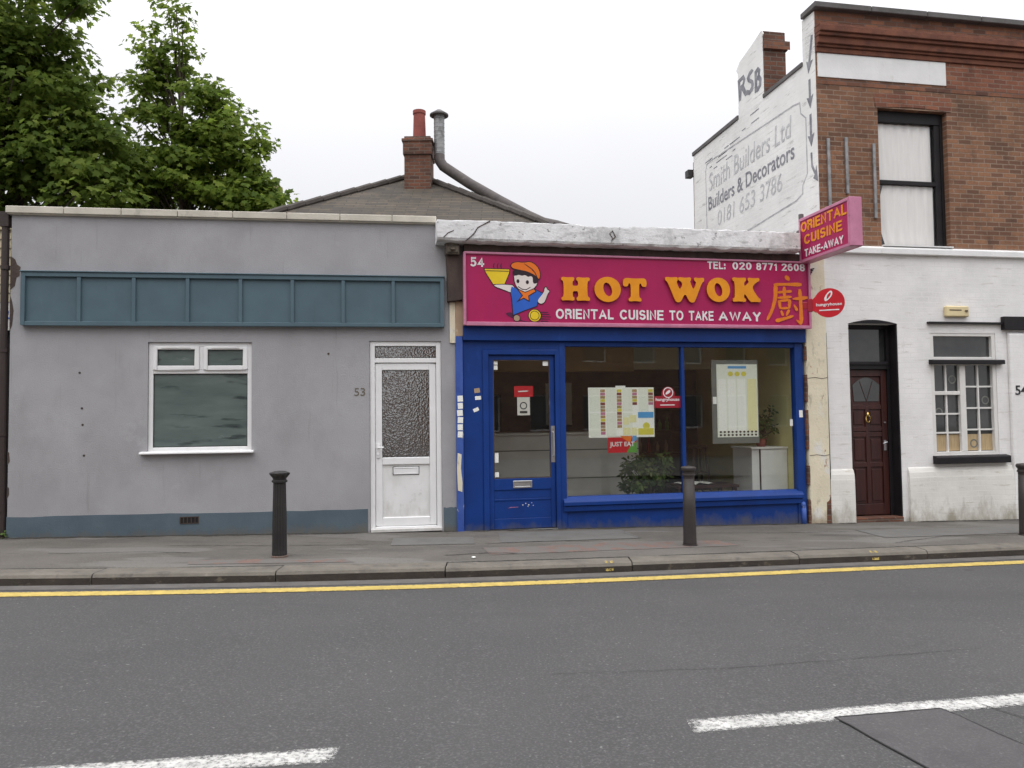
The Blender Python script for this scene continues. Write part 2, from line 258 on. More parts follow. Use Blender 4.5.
        tr = nt.nodes.new('ShaderNodeBsdfTransparent'); xs = nt.nodes.new('ShaderNodeMixShader'); nt.links.new(r2.outputs[0], xs.inputs[0]); nt.links.new(b.outputs[0], xs.inputs[1]); nt.links.new(tr.outputs[0], xs.inputs[2])
        nt.links.new(xs.outputs[0], nt.nodes['Material Output'].inputs[0])
        _bump(nt, b, _noise(nt, v, 80, 3, .6, 0, 1), .5, .01); return m
    A['white_line'] = marking('worn_white_road_paint', (.52, .515, .49), .47, .26)
    A['yellow_line'] = marking('worn_yellow_road_paint', (.52, .385, .10), .62, .16)
    A['grime'] = marking('ground_grime', (.050, .046, .038), .50)
    A['crack_fill'] = marking('dark_crack', (.022, .021, .020), .60)
    m = A['asphalt'].copy(); m.name = 'dusty_cover'; nt = m.node_tree; b = nt.nodes['Principled BSDF']; src = b.inputs['Base Color'].links[0].from_socket
    c_ = _mix(nt, src, (.090, .084, .086), .45); c_ = _mix(nt, c_, (.050, .047, .049), _noise(nt, _vec(nt), 3.5, 6, .6, .5, .72, 0, .5)); nt.links.new(c_, b.inputs['Base Color']); A['cover'] = m
    A['seam'] = mat('dark_tar_seam', (.018, .017, .017), rough=.7, bump=.4, bscale=60)
    # slates
    A['slate'] = brick('mossy_slate', (.100, .082, .060), (.056, .048, .040), (.034, .029, .025), axis='xz', bw=.42, bh=.062, ms=.008, bump=.7, dirt=(.12, .09, .055))
    A['hip_tile'] = mat('dark_hip_tile', (.06, .052, .048), (.085, .075, .065), 5, .9, .5, 30)
    A['terracotta'] = mat('terracotta_pot', (.30, .085, .065), (.22, .065, .055), 6, .85, .2, 40, stains=(((.10, .07, .06), 6, .6, .75, (1, 1, .5), .6),))
    A['galv'] = mat('galvanised_flue', (.34, .34, .34), (.22, .22, .22), 9, .5, .15, 30, metal=.5, stains=(((.10, .09, .085), 6, .55, .7, (1, 1, .6), .8),))
    A['sooty_flue'] = mat('sooty_flue', (.085, .072, .066), (.055, .048, .045), 6, .7, .3, 30, metal=.1, stains=(((.2, .19, .18), 9, .62, .7, (1, 1, 1), .7),))
    A['paint_ink'] = mat('faded_signwriting', (.34, .34, .36), (.56, .56, .56), 7, .8, .1, 30)
    A['paint_ink_mid'] = mat('half_faded_signwriting', (.42, .42, .43), (.64, .64, .64), 9, .8)
    A['paint_ink_dark'] = mat('grey_signwriting', (.17, .17, .20), (.32, .32, .34), 8, .8)
    A['paint_ink_pale'] = mat('pale_signwriting', (.36, .36, .37), (.55, .55, .55), 8, .8)
    A['numeral'] = mat('dull_brown_numeral', (.15, .13, .095), rough=.6)
    A['black_numeral'] = mat('black_numeral', (.03, .03, .033), rough=.6)
    A['shiplap'] = mat('cream_weatherboard', (.52, .46, .31), (.44, .39, .26), 4, .7, .1, 30, stretch=(.3, 1, 3))
    A['dark_void'] = mat('dark_interior', (.012, .011, .011), (.02, .018, .018), 3, .9)
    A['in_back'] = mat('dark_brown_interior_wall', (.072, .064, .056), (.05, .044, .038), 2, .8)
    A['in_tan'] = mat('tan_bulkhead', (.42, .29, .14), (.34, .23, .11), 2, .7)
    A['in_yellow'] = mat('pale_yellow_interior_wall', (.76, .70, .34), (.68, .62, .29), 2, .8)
    A['in_ceiling'] = mat('cream_ceiling', (.72, .68, .52), (.65, .61, .46), 2, .85)
    A['in_floor'] = mat('brown_vinyl_floor', (.22, .16, .11), (.17, .125, .09), 5, .5)
    A['laminate'] = mat('grey_laminate', (.72, .70, .65), (.64, .62, .57), 2, .4)
    A['cab_white'] = mat('white_cabinet_paint', (.86, .85, .81), (.78, .77, .73), 3, .5)
    A['dark_wood'] = mat('dark_stained_wood', (.05, .028, .02), (.035, .02, .015), 6, .5, stretch=(1, 1, 4))
    A['paper'] = mat('white_paper', (.86, .86, .82), (.80, .81, .76), 8, .7)
    A['menu_green'] = fineprint('menu_print_greenish', (.78, .80, .70), (.52, .58, .44), .016, .09)
    A['menu_white'] = fineprint('menu_print_white', (.88, .88, .82), (.62, .60, .55), .016, .08)
    A['food'] = mat('food_photo', (.50, .20, .08), (.22, .26, .09), 45, .5, stains=(((.55, .42, .25), 70, .52, .6, (1, 1, 1), .9),))
    A['yellow_pale'] = fineprint('pale_yellow_print', (.80, .76, .42), (.62, .52, .25), .016, .07)
    A['menu_pink'] = fineprint('pink_menu_print', (.84, .74, .66), (.60, .34, .28), .016, .10)
    A['sky_print'] = mat('blue_print', (.10, .35, .68), rough=.5)
    A['yellow_print'] = mat('yellow_print', (.70, .62, .08), rough=.5)
    A['grey_board'] = mat('grey_poster_board', (.17, .175, .155), (.14, .145, .13), 3, .6)
    A['bark'] = mat('grey_bark', (.09, .07, .05), (.05, .04, .03), 8, .95, 1, 20, stretch=(1, 1, .3))
    A['soil'] = mat('soil', (.04, .028, .02), rough=.95)
    def leaf(name, c1, c2, c3, tr=.35):
        m, nt, b = _new(name); o = nt.nodes['Material Output']
        g = nt.nodes.new('ShaderNodeNewGeometry'); rr = nt.nodes.new('ShaderNodeValToRGB')
        e = rr.color_ramp.elements; e[0].color = (*c1, 1); e[1].color = (*c3, 1); e[1].position = 1; k = e.new(.55); k.color = (*c2, 1)
        nt.links.new(g.outputs['Random Per Island'], rr.inputs[0])
        col = _mix(nt, rr.outputs[0], tuple(x * 1.35 for x in c3), _noise(nt, _vec(nt), .8, 4, .6, .5, .75, 0, .35))
        nt.links.new(col, b.inputs['Base Color']); b.inputs['Roughness'].default_value = .6; b.inputs['Specular IOR Level'].default_value = .12
        t = nt.nodes.new('ShaderNodeBsdfTranslucent'); nt.links.new(col, t.inputs[0])
        x = nt.nodes.new('ShaderNodeMixShader'); x.inputs[0].default_value = tr; nt.links.new(b.outputs[0], x.inputs[1]); nt.links.new(t.outputs[0], x.inputs[2])
        nt.links.new(x.outputs[0], o.inputs[0]); return m
    A['leaf_maple'] = leaf('maple_leaf', (.085, .140, .022), (.145, .215, .030), (.225, .285, .048), .60)
    A['leaf_dark'] = leaf('dark_maple_leaf', (.075, .122, .022), (.128, .190, .032), (.200, .255, .046), .60)
    A['leaf_house'] = leaf('houseplant_leaf', (.045, .085, .020), (.085, .14, .035), (.17, .19, .07), .35)
build_materials()

# ------------------------------------------------------------------ geometry helpers
AX, AY = -0.7155, 9.9506                        # where the grey building and the take-away meet, on the pavement
def fr(x, y, deg): return (x, y, R(deg))
F_LEFT = fr(AX, AY, 8.2)                        # facade frames: u along the wall, y into the building, z up
F_MID = fr(AX, AY, 11.0)
F_RIGHT = fr(4.5323, 10.9707, 10.4)
F_WORLD = fr(0, 0, 0)
SLOPE = -0.018
def gz(x): return SLOPE * (x - AX)              # the street falls gently to the right
def to_world(F, p):
    c, s = math.cos(F[2]), math.sin(F[2]); return Vector((F[0] + c * p[0] - s * p[1], F[1] + s * p[0] + c * p[1], p[2]))
BASE, FRAME = {}, {}
def tag(o, label=None, cat=None, group=None, kind=None):
    if label: o['label'] = label
    if cat: o['category'] = cat
    if group: o['group'] = group
    if kind: o['kind'] = kind
    return o
def thing(name, label, cat, F, p, group=None):
    o = bpy.data.objects.new(name, None); COL.objects.link(o); o.empty_display_size = .2
    o.location = to_world(F, p); o.rotation_euler = (0, 0, F[2])
    BASE[o.name] = Vector(p); FRAME[o.name] = F
    return tag(o, label, cat, group)
class MB:
    def __init__(s): s.v, s.f, s.m = [], [], []
    def add(s, vs, fs, mi=0):
        o = len(s.v); s.v += [tuple(v) for v in vs]; s.f += [tuple(i + o for i in f) for f in fs]; s.m += [mi] * len(fs); return s
    def box(s, x0, x1, y0, y1, z0, z1, mi=0):
        v = [(x, y, z) for z in (z0, z1) for y in (y0, y1) for x in (x0, x1)]
        return s.add(v, [(0, 2, 3, 1), (4, 5, 7, 6), (0, 1, 5, 4), (2, 6, 7, 3), (0, 4, 6, 2), (1, 3, 7, 5)], mi)
    def ring(s, x0, x1, z0, z1, wd, y0, y1, wt=None, wb=None, mi=0):
        wt = wd if wt is None else wt; wb = wd if wb is None else wb
        s.box(x0, x0 + wd, y0, y1, z0, z1, mi); s.box(x1 - wd, x1, y0, y1, z0, z1, mi)
        s.box(x0 + wd, x1 - wd, y0, y1, z1 - wt, z1, mi)
        if wb: s.box(x0 + wd, x1 - wd, y0, y1, z0, z0 + wb, mi)
        return s
    def prism(s, pts, y0, y1, mi=0):                # outline in the u,z plane, front at y0
        n = len(pts); v = [(x, y0, z) for x, z in pts] + [(x, y1, z) for x, z in pts]
        return s.add(v, [tuple(range(n))] + [tuple(range(2 * n - 1, n - 1, -1))] + [(i, i + n, (i + 1) % n + n, (i + 1) % n) for i in range(n)], mi)
    def prism_x(s, pts, x0, x1, mi=0):              # outline in the y,z plane
        n = len(pts); v = [(x0, y, z) for y, z in pts] + [(x1, y, z) for y, z in pts]
        return s.add(v, [tuple(range(n - 1, -1, -1))] + [tuple(range(n, 2 * n))] + [(i, (i + 1) % n, (i + 1) % n + n, i + n) for i in range(n)], mi)
    def prism_z(s, pts, z0, z1, mi=0):
        n = len(pts); v = [(x, y, z0) for x, y in pts] + [(x, y, z1) for x, y in pts]
        return s.add(v, [tuple(range(n - 1, -1, -1))] + [tuple(range(n, 2 * n))] + [(i, (i + 1) % n, (i + 1) % n + n, i + n) for i in range(n)], mi)
    def lathe(s, prof, c=(0, 0), n=32, flute=None, mi=0):
        v, f = [], []
        for r, z in prof:
            for i in range(n):
                a = 2 * math.pi * i / n; rr = r * (flute(a, z) if flute else 1)
                v.append((c[0] + rr * math.cos(a), c[1] + rr * math.sin(a), z))
        for k in range(len(prof) - 1):
            for i in range(n): f.append((k * n + i, k * n + (i + 1) % n, (k + 1) * n + (i + 1) % n, (k + 1) * n + i))
        f.append(tuple(range(n - 1, -1, -1))); f.append(tuple((len(prof) - 1) * n + i for i in range(n)))
        return s.add(v, f, mi)
    def tube(s, pts, r, n=10, mi=0):
        pts = [Vector(p) for p in pts]; rs = r if isinstance(r, (list, tuple)) else [r] * len(pts); v, f = [], []
        side = None
        for k, p in enumerate(pts):
            d = (pts[min(k + 1, len(pts) - 1)] - pts[max(k - 1, 0)]).normalized()
            if side is None: side = d.orthogonal().normalized()
            side = (side - d * side.dot(d)).normalized(); up = d.cross(side)
            for i in range(n):
                a = 2 * math.pi * i / n; v.append(p + rs[k] * (math.cos(a) * side + math.sin(a) * up))
        for k in range(len(pts) - 1):
            for i in range(n): f.append((k * n + i, k * n + (i + 1) % n, (k + 1) * n + (i + 1) % n, (k + 1) * n + i))
        f.append(tuple(range(n - 1, -1, -1))); f.append(tuple((len(pts) - 1) * n + i for i in range(n)))
        return s.add(v, f, mi)
    def wall(s, x0, x1, z0, z1, y0, y1, holes=(), mi=0):
        xs = sorted({x0, x1, *[h[0] for h in holes], *[h[1] for h in holes]}); zs = sorted({z0, z1, *[h[2] for h in holes], *[h[3] for h in holes]})
        for a, b in zip(xs, xs[1:]):
            for c, d in zip(zs, zs[1:]):
                if any(h[0] - 1e-6 <= a and b <= h[1] + 1e-6 and h[2] - 1e-6 <= c and d <= h[3] + 1e-6 for h in holes): continue
                s.add([(a, y0, c), (b, y0, c), (b, y0, d), (a, y0, d)], [(0, 1, 2, 3)], mi); s.add([(a, y1, c), (b, y1, c), (b, y1, d), (a, y1, d)], [(3, 2, 1, 0)], mi)
        for a, b, c, d, inward in [(x0, x1, z0, z1, 0)] + [(*h[:4], 1) for h in holes]:
            q = [(a, c), (b, c), (b, d), (a, d)]
            for i in range(4):
                (p, r), (t, u) = q[i], q[(i + 1) % 4]; face = (0, 1, 2, 3) if inward else (3, 2, 1, 0)
                s.add([(p, y0, r), (t, y0, u), (t, y1, u), (p, y1, r)], [face], mi)
        return s
    def build(s, name, m, parent=None, bevel=0, smooth=False, F=None, base=None, seg=1):
        """one mesh object; coordinates are in the parent's frame"""
        if parent is not None: b = BASE[parent.name]
        else: b = Vector(base) if base else Vector((0, 0, 0))
        me = bpy.data.meshes.new(name)
        me.from_pydata([(x - b.x, y - b.y, z - b.z) for x, y, z in s.v], [], s.f)
        for mm in (m if isinstance(m, (list, tuple)) else [m]): me.materials.append(MAT[mm])
        if isinstance(m, (list, tuple)): me.polygons.foreach_set('material_index', s.m)
        if bevel:
            bm = bmesh.new(); bm.from_mesh(me); bmesh.ops.remove_doubles(bm, verts=bm.verts, dist=1e-5)
            ed = [e for e in bm.edges if len(e.link_faces) == 2 and e.calc_face_angle(0) > .5]
            bmesh.ops.bevel(bm, geom=ed, offset=bevel, segments=seg, profile=.6, affect='EDGES', clamp_overlap=True); bm.to_mesh(me); bm.free()
        if smooth: me.polygons.foreach_set('use_smooth', [True] * len(me.polygons))
        me.update()
        o = bpy.data.objects.new(name, me); COL.objects.link(o)
        if parent is not None: o.parent = parent; BASE[o.name] = b; FRAME[o.name] = FRAME[parent.name]
        else:
            FF = F or F_WORLD; o.location = to_world(FF, b); o.rotation_euler = (0, 0, FF[2]); BASE[o.name] = b; FRAME[o.name] = FF
        return o
def _curve_mesh(cd):
    ob = bpy.data.objects.new('tmp', cd); COL.objects.link(ob)
    me = bpy.data.meshes.new_from_object(ob.evaluated_get(bpy.context.evaluated_depsgraph_get()))
    bpy.data.objects.remove(ob); bpy.data.curves.remove(cd); return me
def _place(me, name, m, parent, fn):
    b = BASE[parent.name]
    for v in me.vertices: v.co = Vector(fn(v.co)) - b
    me.materials.clear()
    for mm in (m if isinstance(m, (list, tuple)) else [m]): me.materials.append(MAT[mm])
    me.name = name; me.update()
    o = bpy.data.objects.new(name, me); COL.objects.link(o); o.parent = parent; BASE[o.name] = b; FRAME[o.name] = FRAME[parent.name]; return o
def text(s, name, m, parent, fn, x0, x1, y0, y1, t=.004, bold=.0, shear=0, space=1.0, word=1.0):
    """lettering fitted to the rectangle x0..x1, y0..y1; fn maps (x, y, height) into the parent's frame"""
    cd = bpy.data.curves.new(name, 'FONT'); cd.body = s; cd.size = 1; cd.extrude = .01; cd.offset = bold; cd.shear = shear
    cd.space_character = space; cd.space_word = word; cd.fill_mode = 'BOTH'; cd.resolution_u = 4
    me = _curve_mesh(cd)
    xs = [v.co.x for v in me.vertices]; ys = [v.co.y for v in me.vertices]; ax, bx, ay, by = min(xs), max(xs), min(ys), max(ys)
    for v in me.vertices:
        v.co = Vector((x0 + (v.co.x - ax) / (bx - ax) * (x1 - x0), y0 + (v.co.y - ay) / (by - ay) * (y1 - y0), t if v.co.z > 0 else 0))
    return _place(me, name, m, parent, lambda c: fn(c.x, c.y, c.z))
def shape(loops, name, m, parent, fn, t=.004, grow=0, smooth=0, bevel=0):
    """flat or raised shape from closed outlines (holes are further loops)"""
    cd = bpy.data.curves.new(name, 'CURVE'); cd.dimensions = '2D'; cd.fill_mode = 'BOTH'; cd.extrude = .5; cd.offset = grow
    for lp in loops:
        for _ in range(smooth):
            n = len(lp); q = []
            for i in range(n):
                a, b = lp[i], lp[(i + 1) % n]; q += [(a[0] * .75 + b[0] * .25, a[1] * .75 + b[1] * .25), (a[0] * .25 + b[0] * .75, a[1] * .25 + b[1] * .75)]
            lp = q
        sp = cd.splines.new('POLY'); sp.points.add(len(lp) - 1); sp.use_cyclic_u = True
        for i, (x, y) in enumerate(lp): sp.points[i].co = (x, y, 0, 1)
    me = _curve_mesh(cd)
    o = _place(me, name, m, parent, lambda c: fn(c.x, c.y, t if c.z > 0 else 0))
    if isinstance(m, (list, tuple)):                 # second material on the returns
        for p in o.data.polygons: p.material_index = 1 if abs(p.normal.y) < .5 and abs(p.normal.x) + abs(p.normal.z) > .5 else 0
    return o
def disc(cx, cy, r, n=28, ry=None): return [(cx + r * math.cos(2 * math.pi * i / n), cy + (ry or r) * math.sin(2 * math.pi * i / n)) for i in range(n)]
def on(y): return lambda a, b, h: (a, y - h, b)      # lettering on a facade surface standing at depth y

# ------------------------------------------------------------------ ground
KERB = [(-60, -1.5), (-30, 3.2), (-14, 6.15), (-8, 6.80), (-4.66, 7.05), (-3.55, 7.14), (-2.0, 7.31), (-.33, 7.56), (1.5, 7.95), (3.78, 8.49), (5.87, 8.95), (9, 9.68), (16, 11.4), (30, 15), (60, 23)]
def kerb_y(x):
    for (a, b), (c, d) in zip(KERB, KERB[1:]):
        if a <= x <= c: return b + (d - b) * (x - a) / (c - a)
    return KERB[0][1] if x < KERB[0][0] else KERB[-1][1]
def _sm(x): return sum(kerb_y(x + d) for d in (-.8, -.4, 0, .4, .8)) / 5
def strip(xs, f0, f1, z, name, m, kind='structure', zt=None):
    b = MB(); n = len(xs)
    vs = [(x, f0(x), z + gz(x)) for x in xs] + [(x, f1(x), (z if zt is None else zt) + gz(x)) for x in xs]
    b.add(vs, [(i, i + 1, n + i + 1, n + i) for i in range(n - 1)]); o = b.build(name, m); tag(o, kind=kind); return o
XS = [-60 + .5 * i for i in range(241)]
gb = MB(); gb.add([(x, y, -.15 + gz(x)) for x, y in ((-400, -400), (400, -400), (400, 400), (-400, 400))], [(0, 1, 2, 3)])
tag(gb.build('ground', 'pavement'), kind='structure')
strip(XS, lambda x: _sm(x) - 7.4, lambda x: _sm(x) + .05, -.10, 'road', 'asphalt')
strip(XS, lambda x: _sm(x) - .17, lambda x: _sm(x) + .01, -.097, 'gutter', 'gutter', zt=-.096)

strip(XS, lambda x: _sm(x) + .28, lambda x: _sm(x) + 9, -.002, 'pavement', 'pavement')
strip(XS, lambda x: _sm(x) - 7.4 - 12, lambda x: _sm(x) - 7.4, .0, 'far_pavement', 'pavement')
# granite kerb stones with open joints
kb = MB(); x = -40.0; random.seed(3)
while x < 45:
    ln = random.uniform(1.5, 2.1)
    if -5 < x < 7: ln = random.uniform(1.55, 1.95)
    x1 = x + ln - .012; a0, a1 = _sm(x), _sm(x1); ds = [random.uniform(-.006, .006) for _ in range(2)]
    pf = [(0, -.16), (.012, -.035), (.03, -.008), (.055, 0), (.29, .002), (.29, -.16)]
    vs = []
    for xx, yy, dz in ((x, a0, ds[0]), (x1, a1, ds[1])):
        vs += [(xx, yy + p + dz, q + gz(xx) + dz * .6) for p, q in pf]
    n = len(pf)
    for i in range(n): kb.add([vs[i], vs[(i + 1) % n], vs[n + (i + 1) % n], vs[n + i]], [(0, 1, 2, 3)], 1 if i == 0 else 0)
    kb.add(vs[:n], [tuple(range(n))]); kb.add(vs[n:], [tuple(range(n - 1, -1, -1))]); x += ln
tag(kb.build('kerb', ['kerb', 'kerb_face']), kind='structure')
# white centre-line dashes, parallel to the kerb
def edged(rows, name, m):
    """sheet of rows of points; the attribute 'edge' falls from 1 inside to 0 at the worn border"""
    k = len(rows[0]); b = MB(); b.add([p for r in rows for p in r], [(j * k + i, j * k + i + 1, (j + 1) * k + i + 1, (j + 1) * k + i) for j in range(len(rows) - 1) for i in range(k - 1)])
    o = b.build(name, m); at = o.data.attributes.new('edge', 'FLOAT', 'POINT')
    at.data.foreach_set('value', [0.0 if j in (0, len(rows) - 1) or i in (0, k - 1) else 1.0 for j in range(len(rows)) for i in range(k)]); return tag(o, kind='structure')
def dash(xa, xb, ya, yb, wd):
    ts = [0, .02] + [.06 * i for i in range(1, 16)] + [.98, 1]
    edged([[(xa + (xb - xa) * t, ya + (yb - ya) * t + f * (wd / 2 + .02), -.0965 + gz(xa + (xb - xa) * t)) for t in ts] for f in (-1, -.5, 0, .5, 1)], 'centre_line', 'white_line')
dash(-3.6, -.83, 3.14, 3.625, .125); dash(.88, 4.4, 3.975, 4.71, .13); dash(6.3, 9.6, 5.2, 6.1, .15); dash(-8.2, -5.4, 2.5, 2.85, .15)
edged([[(x, _sm(x) - .345 + f, -.0945 + gz(x)) for x in XS] for f in (-.085, -.05, 0, .05, .085)], 'yellow_line', 'yellow_line')
# pavement repairs: each a thin sheet of its own
def patch(pts, z, m, name):
    b = MB(); b.add([(x, y, z + gz(x)) for x, y in pts], [tuple(range(len(pts)))]); return tag(b.build(name, m), kind='structure')
patch([(-.25, 8.25), (2.6, 8.95), (2.45, 9.30), (1.2, 9.15), (.2, 8.80), (-.35, 8.7)], .002, 'red_sets', 'paving_patch')
patch([(-3.2, 7.62), (-1.6, 7.80), (-1.75, 7.98), (-3.3, 7.85)], .002, 'red_sets', 'paving_patch')
patch([(-.15, 9.05), (1.55, 9.45), (1.4, 10.15), (-.2, 9.80)], .003, 'smooth_patch', 'paving_patch')
patch([(-1.4, 8.8), (-.45, 8.95), (-.5, 9.45), (-1.45, 9.35)], .003, 'smooth_patch', 'paving_patch')
patch([(4.6, 9.6), (7.5, 10.3), (7.4, 10.75), (4.5, 10.25)], .003, 'smooth_patch', 'paving_patch')
# grime lying along the foot of the fronts, grit behind the kerb, cracks in the paving and the carriageway
def foot(F, u0, u1, yo, wd, z=.0045):
    n = max(6, int((u1 - u0) / .12)); rows = []
    for f in (0, .35, .7, 1):
        r_ = []
        for i in range(n + 1):
            p = to_world(F, (u0 + (u1 - u0) * i / n, yo - wd * f * random.uniform(.5, 1.2), 0)); r_.append((p.x, p.y, z + gz(p.x)))
        rows.append(r_)
    edged(rows, 'ground_grime', 'grime')
foot(F_LEFT, -5.5, -1.15, .02, .16); foot(F_LEFT, -.19, .0, .02, .12); foot(F_MID, .08, 4.95, .02, .13); foot(F_MID, 4.95, 5.3, -.03, .12); foot(F_RIGHT, 0, .33, -.03, .14); foot(F_RIGHT, 1.2, 7, -.03, .15)
def crack(pts, wd, z, m='crack_fill'):
    q = []
    for (a, b_), (c, d) in zip(pts, pts[1:]):
        k = max(2, int(math.hypot(c - a, d - b_) / .07)); q += [(a + (c - a) * i / k + random.uniform(-.012, .012), b_ + (d - b_) * i / k + random.uniform(-.012, .012)) for i in range(k)]
    q.append(pts[-1]); rows = [[(x, y + f * wd * random.uniform(.6, 1.3), z + gz(x)) for x, y in q] for f in (-.5, 0, .5)]
    edged(rows, 'paving_crack', m)
edged([[(x, _sm(x) + .29 + f, .0035 + gz(x)) for x in [-9 + .15 * i for i in range(120)]] for f in (-.02, 0, .02)], 'paving_crack', 'crack_fill')
crack([(-.35, 8.95), (.3, 9.15), (.9, 9.2)], .02, .0055); crack([(-.75, 8.2), (-.3, 8.35), (.05, 8.33)], .03, .0055); crack([(1.55, 9.45), (1.4, 9.8), (1.45, 10.2)], .02, .0055)
crack([(4.5, 9.2), (5.4, 9.75), (6.4, 9.9)], .02, .0055); crack([(-3.9, 8.7), (-2.6, 8.75), (-1.6, 8.85)], .018, .004); crack([(-4.9, 8.15), (-4.0, 8.3), (-3.4, 8.25)], .018, .004)
crack([(2.4, 9.9), (3.4, 9.95), (4.4, 10.1)], .02, .0055)
crack([(.2, 4.75), (1.4, 4.9), (3.2, 5.35)], .006, -.0955)
# yellow loading marks on the kerb
for xx in (.92, 3.93):
    b = MB()
    for dx in (0, .055):
        y0 = _sm(xx + dx); b.add([(xx + dx, y0 + .028, -.006 + gz(xx)), (xx + dx + .03, y0 + .034, -.006 + gz(xx)), (xx + dx + .03, y0 + .09, .007 + gz(xx)), (xx + dx, y0 + .085, .007 + gz(xx))], [(0, 1, 2, 3)])
    b.add([(xx - .0, _sm(xx) - .003, -.08 + gz(xx)), (xx + .085, _sm(xx + .085) - .003, -.08 + gz(xx)), (xx + .085, _sm(xx + .085) + .006, -.055 + gz(xx)), (xx - .0, _sm(xx) + .006, -.055 + gz(xx))], [(0, 1, 2, 3)])
    tag(b.build('kerb_mark', 'yellow_line'), kind='structure')
# utility cover let into the carriageway
cv = thing('utility_cover', 'rectangular dark concrete utility cover sunk in the road under the white dash', 'utility cover', F_WORLD, (2.0, 3.75, gz(2) - .1))
b = MB(); q = [(1.67, 4.10), (2.30, 4.235), (2.56, 3.36), (1.93, 3.20)]
b.add([(x, y, -.0950 + gz(x)) for x, y in q], [(3, 2, 1, 0)]); b.build('cover_slab', 'cover', cv)
b = MB()
for (p0, p1, wd) in ((q[0], q[3], .011), (q[0], q[1], .010), (q[1], q[2], .008), ((2.55, 4.30), (2.98, 3.62), .006)):
    d = Vector((p1[0] - p0[0], p1[1] - p0[1])).normalized() * 1; nn = Vector((-d.y, d.x)) * wd / 2; ts = [i / 8 for i in range(9)]
    L0, L1 = [], []
    for t in ts:
        xx = p0[0] + (p1[0] - p0[0]) * t + random.uniform(-.006, .006); yy = p0[1] + (p1[1] - p0[1]) * t
        L0.append((xx - nn.x, yy - nn.y, -.0935 + gz(xx))); L1.append((xx + nn.x, yy + nn.y, -.0935 + gz(xx)))
    b.add(L0 + L1, [(i, i + 1, 10 + i, 9 + i) for i in range(8)])
b.build('seam', 'seam', cv)

# ------------------------------------------------------------------ grey rendered building (left)
BL = thing('rendered_building', 'low grey rendered building with slate blue base band and white plastic door', 'building', F_LEFT, (-2.7, 0, gz(-3.3)))
WIN = (-3.781, -2.555, 1.075, 2.425); DOOR = (-1.108, -.198, -.4, 2.444)
b = MB(); b.wall(-5.345, -.012, -.5, 3.97, 0, .28, [WIN, DOOR])
b.box(-.24, -.02, .29, 4.6, -.5, 3.9); b.box(-5.36, -5.1, .28, 4.6, -.5, 3.9); b.box(-5.1, -.24, 4.4, 4.6, -.5, 3.9)
b.build('wall', 'render_grey', BL)
for pts in ([(-5.352, 3.05), (-5.30, 3.10), (-5.285, 3.20), (-5.25, 3.22), (-5.24, 3.33), (-5.28, 3.36), (-5.30, 3.42), (-5.352, 3.46)], [(-5.352, 2.55), (-5.325, 2.62), (-5.31, 2.80), (-5.33, 2.92), (-5.352, 2.98)], [(-5.352, .95), (-5.325, 1.0), (-5.335, 1.1), (-5.352, 1.12)], [(-5.352, .55), (-5.33, .6), (-5.33, .68), (-5.352, .7)]):
    b = MB(); b.prism(pts, -.003, .0); b.build('broken_render', 'old_wood', BL)
b = MB(); b.box(-5.1, -.24, .28, 4.4, 3.70, 3.80); b.build('flat_roof', 'stone', BL)
b = MB()                                               # painted band: wavers with the brush, drops with the street
for a0, a1 in ((-5.352, -1.135), (-.18, -.014)):
    n = 16; up = [(a0 + (a1 - a0) * i / n, .335 + (.31 - .335) * (a0 + (a1 - a0) * i / n + 5.3) / 4.2 + random.uniform(-.006, .006)) for i in range(n + 1)]
    b.prism([(a0, -.45), (a1, -.45)] + up[::-1], -.004, .0)
b.build('base_band', 'dado', BL)
b = MB(); xs = [-5.40 + .655 * i for i in range(8)] + [-.245]
for p, q in zip(xs, xs[1:]): b.box(p + .004, q - .004, -.055, .34, 3.975, 4.06)
b.box(-5.38, -.25, -.04, .30, 3.962, 3.975)
b.build('coping', 'coping', BL, bevel=.006)
fa = MB(); fa.box(-5.205, -.155, -.045, 0, 2.62, 3.26); fa = fa.build('fascia', 'teal', BL)
b = MB(); b.ring(-5.205, -.155, 2.62, 3.26, .05, -.078, -.045, wt=.055, wb=.045); b.box(-5.215, -.145, -.092, -.0, 3.26, 3.275)
for i in range(1, 8): xx = -5.18 + i * (5.0 / 8); b.box(xx - .022, xx + .022, -.075, -.045, 2.665, 3.205)
b.build('batten', 'teal', fa, bevel=.004)
# window
wf = MB(); u0, u1, z0, z1 = WIN
wf.ring(u0, u1, z0, z1, .055, .03, .10); wf.box(u0 + .055, u1 - .055, .03, .10, 2.035, 2.085); wf.box(-3.185, -3.135, .03, .10, 2.085, 2.37)
wf = wf.build('window', 'upvc', BL, bevel=.006)
b = MB(); b.box(u0 - .03, u1 + .02, .012, .03, z1 - .0, z1 + .012); b.box(u0 - .012, u0, .004, .03, z0, z1); b.build('reveal_shade_strip', 'seal_and_shade', wf)  # dark strips stand in for the shade inside the window reveal
for a0, a1 in ((-3.726, -3.185), (-3.135, -2.61)):
    b = MB(); b.ring(a0, a1, 2.085, 2.37, .05, .008, .06, wt=.036, wb=.05); s_ = b.build('casement', 'upvc', wf, bevel=.006)
    b = MB(); b.box(a0 + .10, a1 - .10, .0, .008, 2.350, 2.366); b.build('trickle_vent', 'upvc_dirty', wf)
    b = MB(); b.box(a0 + .05, a1 - .05, .035, .045, 2.135, 2.334); b.build('pane', 'film_pane', wf)
    b = MB(); b.ring(a0 + .05, a1 - .05, 2.135, 2.334, .006, .028, .036); b.build('pane_seal', 'seal_and_shade', wf)
b = MB(); b.box(-3.726, -2.61, .05, .06, 1.13, 2.035); b.build('pane', 'film_pane', wf)
b = MB(); b.ring(-3.726, -2.61, 1.13, 2.035, .008, .043, .051); b.build('pane_seal', 'seal_and_shade', wf)
